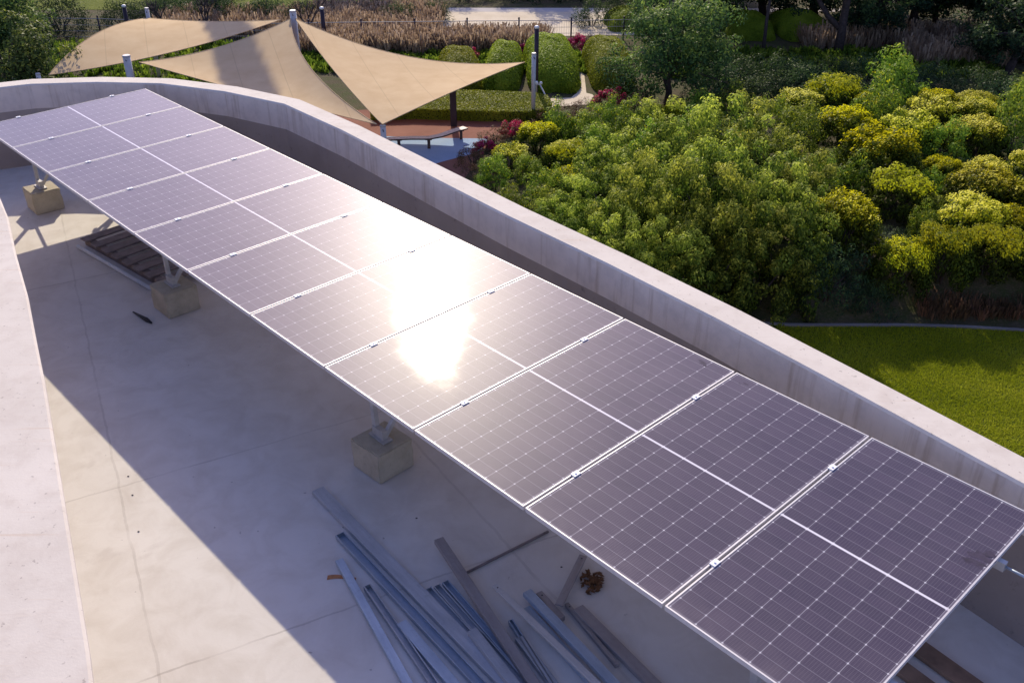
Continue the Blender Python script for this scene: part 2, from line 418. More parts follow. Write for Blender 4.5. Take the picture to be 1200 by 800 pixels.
# facade below the roof line, with its windows
bm = bmesh.new()
of = offset(OUT, .27)
strip(bm, [z_(of, -.352), z_(of, GZ - .2)], [0])
bmesh.ops.recalc_face_normals(bm, faces=bm.faces)
obj('facade', bm, [M['face']], bld)

bm = bmesh.new()
poly = offset(OUT, .02)[::-1] + offset(INN, .02)
# floor sheet: ladder between the two parapets, resampled to the same count
def resample(poly, n):
    P = [Vector(p) for p in poly]; L = [0]
    for a, b in zip(P, P[1:]): L.append(L[-1] + (b - a).length)
    out = []
    for i in range(n):
        s = L[-1] * i / (n - 1); k = max(j for j in range(len(L)) if L[j] <= s + 1e-9); k = min(k, len(P) - 2)
        out.append(P[k].lerp(P[k + 1], (s - L[k]) / (L[k + 1] - L[k])))
    return out
fa = resample(offset(OUT, .06), 40); fb = resample(offset(INN, -.8), 40)
strip(bm, [[(p.x, p.y, 0) for p in fb], [(p.x, p.y, 0) for p in fa]], [0])
bmesh.ops.recalc_face_normals(bm, faces=bm.faces)
if sum(f.normal.z for f in bm.faces) < 0: bmesh.ops.reverse_faces(bm, faces=bm.faces)
fl = obj('floor', bm, [M['floor']]); tag(fl, kind='structure')

# ------------------------------------------------------------------ solar array
A0 = Vector((1.65157, 3.13447, 1.18)); U = Vector((-.681355, .731955, 0)); V = Vector((.731853, .681262, .01667)); PITCH = 1.154
RZ = math.atan2(-U.y, -U.x); TILT = math.asin(.01667)
def arr(u, v, z=0.0): return A0 + U * u + V * v + Vector((0, 0, z))

def make_panel():
    root = empty('solar_panel')
    hw, hl, lip, dp = PW / 2, PL / 2, .0100, .035
    bm = bmesh.new()
    for x0, x1, y0, y1 in ((-hw, hw, -hl, -hl + lip), (-hw, hw, hl - lip, hl), (-hw, -hw + lip, -hl + lip, hl - lip), (hw - lip, hw, -hl + lip, hl - lip)):
        box(bm, x0, x1, y0, y1, -dp, 0)
    obj('frame', bm, M['alu'], root)
    bm = bmesh.new()
    vs = [bm.verts.new(p) for p in ((-hw + lip, -hl + lip, -.0025), (hw - lip, -hl + lip, -.0025), (hw - lip, hl - lip, -.0025), (-hw + lip, hl - lip, -.0025))]
    bm.faces.new(vs)
    obj('cell_sheet', bm, M['cells'], root)
    bm = bmesh.new()
    vs = [bm.verts.new(p) for p in ((-hw + lip, -hl + lip, -.009), (-hw + lip, hl - lip, -.009), (hw - lip, hl - lip, -.009), (hw - lip, -hl + lip, -.009))]
    bm.faces.new(vs)
    obj('backsheet', bm, M['back'], root)
    bm = bmesh.new(); box(bm, -.09, .09, -.03, .03, -.028, -.0095); obj('junction_box', bm, M['black'], root)
    for v in (.48, 1.78):
        bm = bmesh.new()
        y = v - hl; x = -PITCH / 2
        box(bm, x - .021, x + .021, y - .03, y + .03, .0005, .006)
        box(bm, x - .007, x + .007, y - .028, y + .028, -.034, .0005)
        bmesh.ops.create_cone(bm, cap_ends=True, segments=8, radius1=.0075, radius2=.0075, depth=.006, matrix=Matrix.Translation((x, y, .009)))
        obj('clamp', bm, M['clamp'], root)
    return root

PLAB = ['nearest solar panel at the right end of the row, dark smudge on its edge',
        'second solar panel from the near right end, one dark spot at its top edge',
        'third solar panel from the near right end, dark blob at its top corner',
        'fourth solar panel from the near right end, just outside the sun glare',
        'fifth solar panel from the near end, lower tail of the sun glare on it',
        'sixth solar panel from the near end, brightest sun glare in its upper half',
        'seventh solar panel from the near end, glare at its top right corner only',
        'fifth solar panel from the far end, dull lilac just beyond the sun glare',
        'fourth solar panel from the far end of the row, pale lilac',
        'second solar panel from the far end of the row, washed pale by the sky',
        'farthest solar panel, at the upper left end of the row']
proto = make_panel(); CHILD[proto.name] = kids(proto)
panels = []
for k in range(11):
    p = proto if k == 0 else copy_tree(proto)
    p.location = arr((k + .5) * PITCH, PL / 2); p.rotation_euler = (TILT, 0, RZ)
    tag(p, PLAB[k], 'solar panel', 'solar panels in the roof array'); panels.append(p)
PLAB_FIX = {8: 'third solar panel from the far end of the row, pale lilac', 7: 'fourth solar panel from the far end of the row, dull lilac-brown'}
for k, s in PLAB_FIX.items(): panels[k]['label'] = s
def grime(k, pts, seed):
    rr = random.Random(seed); bm = bmesh.new()
    for gi, (u, v, r) in enumerate(pts):
        x = -(u - (k + .5) * PITCH); y = v - PL / 2
        n = 11; vs = []
        for i in range(n):
            a = 2 * math.pi * i / n; q = r * rr.uniform(.55, 1.25)
            vs.append(bm.verts.new((x + q * math.cos(a) * 1.3, y + q * math.sin(a) * .8, -.0022 + .0004 * gi)))
        bm.faces.new(vs)
    obj('grime_spot', bm, M['droppings'], panels[k])
grime(0, [(.085, 1.60, .05), (.075, 1.68, .06), (.13, 1.60, .03), (.05, 1.74, .035)], 1)
grime(1, [(2.158, 2.20, .016), (2.19, 2.17, .008)], 2)
grime(2, [(2.563, 2.20, .028), (2.60, 2.215, .014), (2.53, 2.18, .012)], 3)

UB = [.64, 4.54, 8.44, 12.34]; VF, VB = .43, 1.85
def block_world(u, v): q = A0 + U * u + Vector((V.x, V.y, 0)).normalized() * v; return (q.x, q.y)
mf = empty('mounting_frame', (A0.x, A0.y, 0), (0, 0, RZ), 'galvanised rails, legs and braces carrying the panel row above the roof', 'mounting frame')
def ml(u, v, z): return (-u, v, z)
for v in (.48, 1.78):
    zt = 1.18 - .037 + v * .01667
    bm = bmesh.new(); box(bm, -12.74, .035, v - .02, v + .02, zt - .062, zt); obj('rail', bm, M['steelpost'], mf)
for u in UB:
    for v, vr, sgn in ((VF, .48, 1), (VB, 1.78, -1)):
        zt = 1.18 - .101 + vr * .01667
        bm = bmesh.new(); bar(bm, ml(u + .06, v, .31), ml(u + .20, vr, zt), .05, .04); obj('leg', bm, M['steelpost'], mf)
        bm = bmesh.new(); bar(bm, ml(u - .04, v + .02 * sgn, .35), ml(u - .10, v + .52 * sgn, 1.03), .042, .035); obj('brace', bm, M['steelpost'], mf)
        bm = bmesh.new(); box(bm, -(u + .12), -(u - .10), v - .05, v + .05, .302, .315); box(bm, -(u + .09), -(u - .06), v - .026, v + .026, .315, .40); obj('base_plate', bm, M['steelpost'], mf)
    bm = bmesh.new(); bar(bm, ml(u - .10, .30, 1.062), ml(u - .10, 1.98, 1.090), .04, .04); obj('cross_beam', bm, M['steelpost'], mf)
bm = bmesh.new(); tube(bm, [ml(-.036, 1.78, 1.142), ml(-.20, 1.78, 1.142)], [.009, .009], 8); obj('conduit_end', bm, M['blue'], mf)

def make_block():
    bm = bmesh.new(); box(bm, -.19, .19, -.19, .19, 0, .30)
    bmesh.ops.subdivide_edges(bm, edges=list(bm.edges), cuts=3, use_grid_fill=True)
    rr = random.Random(5)
    for v in bm.verts:
        if v.co.z > .01: v.co += Vector((rr.uniform(-1, 1), rr.uniform(-1, 1), rr.uniform(-1, 1))) * .004
    bmesh.ops.bevel(bm, geom=[e_ for e_ in bm.edges if e_.calc_face_angle(0) > .9], offset=.010, segments=2, affect='EDGES')
    return obj('concrete_block', bm, M['block'])
bk = make_block()
n = 0
lab = {1: 'concrete ballast block nearest the steel pile, under the front edge of the panels', 2: 'concrete ballast block in the middle of the three in front, by the slatted pallet', 3: 'farthest concrete ballast block, its top partly sunlit, at the far left'}
for i, u in enumerate(UB):
    for v in (VF, VB):
        b = bk if n == 0 else bk.copy()
        if n: COL.objects.link(b)
        n += 1
        x, y = block_world(u, v); b.location = (x, y, 0); b.rotation_euler = (0, 0, RZ + R([0, 90, 180, 270][n % 4]) + R(random.uniform(-3, 3)))
        if v == VF: l = lab.get(i, 'concrete ballast block under the near right end of the panels')
        else: l = 'concrete ballast block in the %s place along the rear edge under the panels' % ORD[i]
        tag(b, l, 'concrete block', 'concrete blocks weighing down the panel frame')

# ------------------------------------------------------------------ steel lying on the roof
def channel_mesh(L, wd, ht, th, mode):
    """'open' = trough open upwards, 'back' = web up, 'strip' = flat bar, 'tube' = box section"""
    bm = bmesh.new()
    if mode == 'open': prof = [(-wd / 2, 0), (wd / 2, 0), (wd / 2, ht), (wd / 2 - .010, ht), (wd / 2 - .010, ht - th), (wd / 2 - th, ht - th), (wd / 2 - th, th), (-wd / 2 + th, th), (-wd / 2 + th, ht - th), (-wd / 2 + .010, ht - th), (-wd / 2 + .010, ht), (-wd / 2, ht)]
    elif mode == 'back': prof = [(-wd / 2, 0), (-wd / 2 + th, 0), (-wd / 2 + th, ht - th), (wd / 2 - th, ht - th), (wd / 2 - th, 0), (wd / 2, 0), (wd / 2, ht), (-wd / 2, ht)]
    else: prof = [(-wd / 2, 0), (wd / 2, 0), (wd / 2, ht), (-wd / 2, ht)]
    a = [bm.verts.new((0, y, z)) for y, z in prof]; b = [bm.verts.new((L, y, z)) for y, z in prof]
    k = len(prof)
    for i in range(k): bm.faces.new((a[i], a[(i + 1) % k], b[(i + 1) % k], b[i]))
    bm.faces.new(a[::-1]); bm.faces.new(b)
    bmesh.ops.recalc_face_normals(bm, faces=bm.faces)
    bmesh.ops.bevel(bm, geom=[e_ for e_ in bm.edges if e_.calc_face_angle(0) > 1.2 and e_.calc_length() > .3], offset=.002, segments=1, affect='EDGES')
    if mode in ('strip', 'tube'):                 # bolt hole near the free end
        r = .007; n_ = 10
        vs = [bm.verts.new((.04 + r * math.cos(2 * math.pi * i / n_), r * math.sin(2 * math.pi * i / n_), ht + .0006)) for i in range(n_)]
        bm.faces.new(vs).material_index = 1
    return bm
PILE = [  # start, end, extra length, width, height, z at start, z at end, section, material, label
    ((-1.64, 6.38), (-.26, 4.66), .55, .085, .042, 0, 0, 'back', 'galv', 'longest galvanised channel, its far tip nearest the concrete block'),
    ((-1.37, 5.83), (-.44, 4.66), .50, .062, .042, 0, 0, 'open', 'blue', 'bluish open channel lying right along the left of the longest channel'),
    ((-1.33, 5.54), (-.85, 4.66), .45, .050, .041, 0, 0, 'back', 'blue', 'leftmost blue-grey channel of the steel pile beside the orange strap'),
    ((-1.08, 5.27), (-.66, 4.60), .35, .046, .041, 0, 0, 'open', 'galv', 'dark hollow channel second from the left in the steel pile'),
    ((-.79, 4.91), (-.52, 4.55), .35, .060, .041, 0, 0, 'back', 'blue', 'short bright blue channel end between the dark channel and the longest one'),
    ((-.57, 5.68), (-.02, 4.66), .50, .060, .041, .088, .046, 'back', 'brown', 'grey-violet channel lying across the top of the middle of the pile'),
    ((-.62, 5.24), (-.17, 4.63), .40, .045, .041, 0, 0, 'open', 'galv', 'left one of the tight bundle of open channels in mid pile'),
    ((-.56, 5.27), (-.11, 4.64), .40, .045, .041, 0, 0, 'open', 'galv', 'middle one of the tight bundle of open channels in mid pile'),
    ((-.50, 5.31), (-.05, 4.66), .40, .045, .041, 0, 0, 'open', 'blue', 'right one of the tight bundle of open channels in mid pile'),
    ((-.13, 5.21), (.32, 4.63), .45, .045, .020, .086, .086, 'strip', 'pale', 'pale cream flat bar with a bolt hole lying on top'),
    ((.11, 5.17), (.48, 4.63), .45, .056, .041, .043, .043, 'back', 'blue', 'upper bright blue channel right of the pale flat bar'),
    ((.105, 5.05), (.40, 4.60), .40, .048, .041, 0, 0, 'back', 'blue', 'lower bright blue channel beneath its twin right of the pale bar'),
    ((.20, 5.20), (.36, 4.95), .0, .045, .041, 0, 0, 'tube', 'brown', 'stubby brown channel offcut behind the bright blue channels'),
    ((.40, 5.10), (.57, 4.80), .30, .030, .030, 0, 0, 'tube', 'brown', 'thin dark bar standing just left of the rightmost channel'),
    ((.48, 5.05), (.77, 4.63), .50, .070, .041, 0, 0, 'back', 'brown', 'rightmost wide dusty channel of the steel pile'),
    ((-.01, 4.93), (.15, 4.60), .35, .030, .041, 0, 0, 'open', 'blue', 'narrow bright blue channel under the pale flat bar'),
    ((.05, 4.77), (.24, 4.44), .25, .050, .041, 0, 0, 'back', 'galv', 'short grey channel at the bottom edge under the pale bar'),
    ((-.28, 4.80), (-.05, 4.44), .25, .055, .041, .044, .044, 'back', 'galv', 'short grey channel tip resting on the channel bundle'),
    ((.55, 5.57), (.34, 5.05), .0, .055, .012, .043, .052, 'strip', 'brown', 'flat dusty bar lying crosswise by the clump of dead leaves'),
    ((.29, 5.89), (-.36, 5.42), .0, .016, .016, 0, 0, 'tube', 'timber', 'thin dark rod lying crosswise behind the steel pile'),
]
for (a, b, ex, wd, ht, za, zb, mode, mat, label) in PILE:
    a = Vector((*a, za + .003)); b = Vector((*b, zb + .003)); d = (b - a); L = d.length + ex
    nm = {'strip': 'flat_bar', 'tube': 'steel_bar'}.get(mode, 'steel_channel')
    if mat == 'timber': nm = 'steel_rod'
    o = obj(nm, channel_mesh(L, wd * (1.28 if mode in ('open', 'back') else 1.1), ht, .0035, mode), [M[mat], M['black']])
    o.matrix_world = frame_to(a, b)
    tag(o, label, nm.replace('_', ' '), 'loose steel sections piled on the roof')

for (a, b, wd, lb) in (((2.62, 4.98), (3.62, 3.62), .15, 'added brown plank in place of streaky dark floor, nearest the outer parapet, right corner'), ((2.50, 4.72), (3.38, 3.52), .13, 'added brown plank in place of streaky dark floor, middle of three, right corner'), ((2.42, 4.45), (3.16, 3.44), .12, 'added brown plank in place of streaky dark floor, closest to the nearest panel')):
    a = Vector((*a, .003)); b = Vector((*b, .003))  # added planks stand in for brown floor with streak shadows
    bm = bmesh.new(); box(bm, 0, (b - a).length, -wd / 2, wd / 2, 0, .035); bevel(bm, .003, 1)
    o = obj('added_plank', bm, M['plank']); o.matrix_world = frame_to(a, b); tag(o, lb, 'plank', 'planks added over the streaky dark floor')
# slatted pallet in the shade under the array
pal = empty('pallet', (-4.77, 10.60, 0), (0, 0, R(-41.5)), 'dark slatted timber pallet lying in shade under the panels', 'pallet')
for k in range(8):
    bm = bmesh.new(); box(bm, -.95 + k * .25, -.95 + k * .25 + .15, .0, 1.3, .09, .112); bevel(bm, .004, 1); obj('slat', bm, M['timber'], pal)
for y in (.05, .62, 1.2):
    bm = bmesh.new(); box(bm, -.95, .95, y, y + .08, 0, .088); obj('bearer', bm, M['timber'], pal)
bm = bmesh.new(); tube(bm, [(-5.50, 11.16, .03), (-4.8, 10.54, .03), (-4.10, 9.92, .03)], [.026, .026, .026], 10)
tag(obj('pipe', bm, M['pvc'], None, True), 'pale thin pipe lying on the roof in front of the pallet', 'pipe')
bm = bmesh.new(); tube(bm, [(-4.24, 9.48, .018), (-4.10, 9.36, .02), (-4.03, 9.30, .02), (-3.96, 9.24, .016)], [.008, .018, .026, .012], 8)
tag(obj('hand_tool', bm, M['black'], None, True), 'small black tool lying on the roof left of the middle block', 'tool')
bm = bmesh.new()
rr = random.Random(3); prev = None
for i in range(9):
    s = i / 8; p = Vector((-1.40 + .22 * s, 5.385 + .012 * math.sin(5 * s), .003)); wv = Vector((.0, .022 * (1 - .5 * s), 0))
    q = (bm.verts.new(p - wv), bm.verts.new(p + wv + Vector((0, 0, .004))))
    if prev: bm.faces.new((prev[0], q[0], q[1], prev[1]))
    prev = q
tag(obj('strap', bm, M['orange']), 'short faded orange strap at the left edge of the steel pile', 'strap')
def leaf_heap(c, n, r, seed):
    rr = random.Random(seed); bm = bmesh.new()
    for i in range(n):
        a = rr.uniform(0, 6.28); d = r * rr.random(); p = Vector(c) + Vector((d * math.cos(a) * .7, d * math.sin(a), rr.uniform(.004, .035)))
        Mx = Matrix.Translation(p) @ Matrix.Rotation(rr.uniform(0, 6.28), 4, 'Z') @ Matrix.Rotation(rr.uniform(-.8, .8), 4, 'X')
        vs = [bm.verts.new(Mx @ Vector(q)) for q in ((-.028, 0, 0), (0, -.013, .004), (.03, 0, 0), (0, .013, .004))]
        bm.faces.new(vs)
    return bm
tag(obj('dead_leaves', leaf_heap((.60, 5.33, 0), 110, .12, 4), M['debris']), 'small clump of dead brown leaves beside the crosswise flat bar', 'dead leaves')
bm = leaf_heap((0, 0, 0), 1, .01, 1); bm.free()
bm = bmesh.new()
for (x, y) in ((-.78, 6.06), (-1.36, 5.95), (-3.32, 6.6), (-3.2, 6.35), (-3.0, 5.9), (.38, 5.5)):
    sphere(bm, (x, y, .003), .006, 8, (1.6, 1, .7))
tag(obj('grit', bm, M['black']), kind='stuff')
bpy.data.objects['grit']['label'] = 'scattered dark grit and crumbs on the roof floor'

# ------------------------------------------------------------------ garden ground
def smooth(t): t = max(0.0, min(1.0, t)); return t * t * (3 - 2 * t)
KERB = [(2.0, 25.6), (5.2, 25.1), (6.81, 24.86), (8.29, 24.71), (10.05, 24.71), (11.68, 24.71), (13.27, 24.61), (14.93, 24.41), (16.33, 24.21), (20, 23.4), (26, 21.6)]
def kerb_y(x):
    if x <= KERB[0][0]: return KERB[0][1]
    for (a, b), (c, d) in zip(KERB, KERB[1:]):
        if x <= c: return b + (d - b) * (x - a) / (c - a)
    return KERB[-1][1]
def gz(x, y):
    h = .95 * smooth((y - kerb_y(x) - .25) / 2.6) * smooth((x - 6.5) / 3.0) * (1 - smooth((y - 39) / 8))
    return GZ + h
def grid_sheet(name, x0, x1, y0, y1, nx, ny, fz, mat):
    bm = bmesh.new(); rows = []
    for j in range(ny + 1):
        rows.append([bm.verts.new((x0 + (x1 - x0) * i / nx, y0 + (y1 - y0) * j / ny, fz(x0 + (x1 - x0) * i / nx, y0 + (y1 - y0) * j / ny))) for i in range(nx + 1)])
    for j in range(ny):
        for i in range(nx):
            bm.faces.new((rows[j][i], rows[j][i + 1], rows[j + 1][i + 1], rows[j + 1][i])).smooth = True
    o = obj(name, bm, mat); tag(o, kind='structure'); return o
def gz_rough(x, y):
    r = math.sin(x * 3.1 + 2 * math.sin(y * 1.7)) * math.sin(y * 2.7 + 1.3 * math.sin(x * 2.2)) * .05
    return gz(x, y) + r * smooth((x - 6.5) / 3) * smooth((y - kerb_y(x) - .4) / .8) * (1 - smooth((y - 39) / 8))
grid_sheet('garden_ground', -2, 34, 22, 58, 144, 144, gz_rough, M['ground'])
bm = bmesh.new()
for a in ((-2, 34, -40, 22), (-400, -2, -40, 58), (34, 400, -40, 58), (-400, 400, 58, 900)):
    vs = [bm.verts.new((x, y, GZ)) for x, y in ((a[0], a[2]), (a[1], a[2]), (a[1], a[3]), (a[0], a[3]))]; bm.faces.new(vs)
tag(obj('ground', bm, M['ground']), kind='structure')

def turf(name, n, x0, x1, y0, y1, ok, z, hgt, mat):
    x = RNG.uniform(x0, x1, n); y = RNG.uniform(y0, y1, n); k = np.array([ok(a_, b_) for a_, b_ in zip(x, y)]); x, y = x[k], y[k]; n = len(x)
    a = RNG.uniform(0, 6.28, n); h = hgt * RNG.uniform(.5, 1.3, n); w_ = RNG.uniform(.006, .014, n); ln = h * RNG.uniform(.1, .9, n); b = a + RNG.normal(size=n) * .5
    v = np.empty((n, 4, 3)); c_, s_ = np.cos(a), np.sin(a); dx, dy = -s_ * w_, c_ * w_; lx, ly = np.cos(b) * ln, np.sin(b) * ln
    v[:, 0] = np.stack([x - dx, y - dy, np.full(n, z)], 1); v[:, 1] = np.stack([x + dx, y + dy, np.full(n, z)], 1)
    v[:, 2] = np.stack([x + lx + dx * .3, y + ly + dy * .3, z + h], 1); v[:, 3] = np.stack([x + lx - dx * .3, y + ly - dy * .3, z + h], 1)
    me = bpy.data.meshes.new(name); me.vertices.add(4 * n); me.vertices.foreach_set('co', v.reshape(-1)); me.loops.add(4 * n); me.loops.foreach_set('vertex_index', np.arange(4 * n, dtype=np.int32))
    me.polygons.add(n); me.polygons.foreach_set('loop_start', np.arange(0, 4 * n, 4, dtype=np.int32)); me.polygons.foreach_set('loop_total', np.full(n, 4, dtype=np.int32)); me.update(calc_edges=True)
    tn = .45 + .2 * np.sin(x * 1.3 + np.sin(y * .9) * 2) * np.sin(y * 1.7) + RNG.normal(size=n) * .18
    at = me.attributes.new('tone', 'FLOAT', 'POINT'); at.data.foreach_set('value', np.repeat(np.clip(tn, 0, 1), 4).astype(np.float32)); me.materials.append(mat)
    return link_mesh(name, me, mat)
def sheet(name, pts, z, mat):
    bm = bmesh.new(); f = bm.faces.new([bm.verts.new((x, y, z)) for x, y in pts])
    if f.normal.z < 0 or True:
        f.normal_update()
        if f.normal.z < 0: bmesh.ops.reverse_faces(bm, faces=[f])
    bmesh.ops.triangulate(bm, faces=list(bm.faces))
    return tag(obj(name, bm, mat), kind='structure')
sheet('lawn', [(2, 12)] + [(x, y - .06) for x, y in KERB] + [(26, 10), (9, 2)], GZ + .03, M['lawn'])
tag(turf('grass', 150000, 6.2, 15.5, 17.5, 24.9, lambda a_, b_: b_ < kerb_y(a_) - .02 + .05 * math.sin(a_ * 9) and b_ > 35 - 1.55 * a_ + 1.0, GZ + .03, .045, M['l_turf']), 'short sunlit lawn grass below the shrub bank', None, None, 'stuff')
bm = bmesh.new()
kk = resample(KERB, 60); ka = [(p.x, p.y - .06) for p in kk]; kb = [(p.x, p.y + .06) for p in kk]
strip(bm, [z_(ka, GZ - .05), z_(ka, GZ + .09), z_(kb, GZ + .09), z_(kb, GZ - .05)], [0, 0, 0])
bmesh.ops.recalc_face_normals(bm, faces=bm.faces)
tag(obj('kerb', bm, M['kerb']), kind='structure')
sheet('playground_paving', [(-13, 44.5), (-6.2, 45.4), (-4.2, 45.9), (-1.6, 45.4), (1.1, 45.2), (1.6, 43.6), (.5, 42.0), (0, 41.5), (-1.0, 40.6), (-2, 36), (-13, 35)], GZ + .008, M['paving'])
sheet('blue_paving', [(-9, 40.6), (-5.5, 41.5), (-3.8, 41.3), (-1.05, 41.2), (-1.2, 40.2), (-1.5, 39.4), (-2.7, 38.5), (-4.5, 37), (-9, 37)], GZ + .012, M['bluer'])
def oval(cx, cy, rx, ry, n=28): return [(cx + rx * math.cos(2 * math.pi * i / n), cy + ry * math.sin(2 * math.pi * i / n)) for i in range(n)]
sheet('path', [(1.9, 47.1), (1.85, 45.7), (2.8, 45.9), (3.7, 46.1), (4.05, 47.5), (4.0, 47.75), (3.72, 48.0), (3.85, 52), (4.25, 56.4), (3.80, 56.4), (3.45, 52), (3.25, 48.0), (2.9, 47.2)], GZ + .016, M['path'])
sheet('sand_yard', [(-4.6, 61.0), (2.0, 59.6), (9, 60.0), (10, 66.2), (-4.6, 66.2)], GZ + .010, M['path'])
sheet('road', [(-6, 66.2), (22, 66.2), (22, 67.2), (-6, 67.4)], GZ + .012, M['road'])
sheet('far_lawn', [(-40, 66.5), (-6.5, 67.2), (-6.5, 76), (-40, 76)], GZ + .02, M['lawn'])

# ------------------------------------------------------------------ foliage
def leaf_mesh(name, pos, nrm, size, tone, mat, aspect=.5, fold=.25):
    n = len(pos)
    nrm = nrm / (np.linalg.norm(nrm, axis=1, keepdims=True) + 1e-9)
    r = RNG.normal(size=(n, 3)); t = np.cross(nrm, r); t /= (np.linalg.norm(t, axis=1, keepdims=True) + 1e-9)
    b = np.cross(nrm, t); s = size[:, None]
    v = np.empty((n, 4, 3))
    v[:, 0] = pos - t * s * .5
    v[:, 1] = pos + b * s * aspect * .5 + nrm * s * fold * .3
    v[:, 2] = pos + t * s * .5
    v[:, 3] = pos - b * s * aspect * .5 + nrm * s * fold * .3
    me = bpy.data.meshes.new(name)
    me.vertices.add(4 * n); me.vertices.foreach_set('co', v.reshape(-1))
    me.loops.add(4 * n); me.loops.foreach_set('vertex_index', np.arange(4 * n, dtype=np.int32))
    me.polygons.add(n); me.polygons.foreach_set('loop_start', np.arange(0, 4 * n, 4, dtype=np.int32)); me.polygons.foreach_set('loop_total', np.full(n, 4, dtype=np.int32))
    me.update(calc_edges=True)
    at = me.attributes.new('tone', 'FLOAT', 'POINT'); at.data.foreach_set('value', np.repeat(np.clip(tone, 0, 1), 4).astype(np.float32))
    me.materials.append(mat)
    return me

def clumps(centres, radii, per, leaf, outward_from, squash=1.0, tone_base=None, jitter=.18):
    P = []; N = []; S = []; T = []
    for i, (c, r) in enumerate(zip(centres, radii)):
        k = max(6, int(per * (r / np.mean(radii)) ** 2))
        d = RNG.normal(size=(k, 3)); d /= np.linalg.norm(d, axis=1, keepdims=True)
        rad = r * RNG.uniform(.55, 1.05, size=(k, 1))
        p = c + d * rad * np.array([1, 1, squash])
        out = c - outward_from; out = out / (np.linalg.norm(out) + 1e-6)
        nn = d * 1.0 + out * .3 + np.array([0, .12, .35]) + RNG.normal(size=(k, 3)) * .38
        tb = .45 if tone_base is None else tone_base[i]
        P.append(p); N.append(nn); S.append(leaf * RNG.uniform(.65, 1.35, size=k)); T.append(tb + d[:, 2] * .26 + RNG.normal(size=k) * jitter)  # leaves on a clump's upper side toned lighter: top light in the colour
    return np.concatenate(P), np.concatenate(N), np.concatenate(S), np.concatenate(T)

def dome_centres(n, rx, ry, h, base=.15, irr=.16, lo=-.05):
    C = []
    for i in range(n):
        z = lo + (1 - lo) * ((i + .5) / n); a = i * 2.39996 + RNG.uniform(-.4, .4); q = math.sqrt(max(0, 1 - max(z, 0) ** 2))
        k = 1 + RNG.uniform(-irr, irr)
        C.append((rx * q * k * math.cos(a), ry * q * k * math.sin(a), base + (h - base) * max(z, lo) * k))
    return np.array(C)

def stems(seed, h, r, n=5):
    rr = random.Random(seed); bm = bmesh.new()
    for i in range(n):
        a = 6.28 * i / n + rr.uniform(-.4, .4)
        tube(bm, [(.05 * math.cos(a), .05 * math.sin(a), -.15), (.25 * r * math.cos(a), .25 * r * math.sin(a), h * .4), (.55 * r * math.cos(a), .55 * r * math.sin(a), h * .8)], [.035, .025, .01], 5)
    return bm

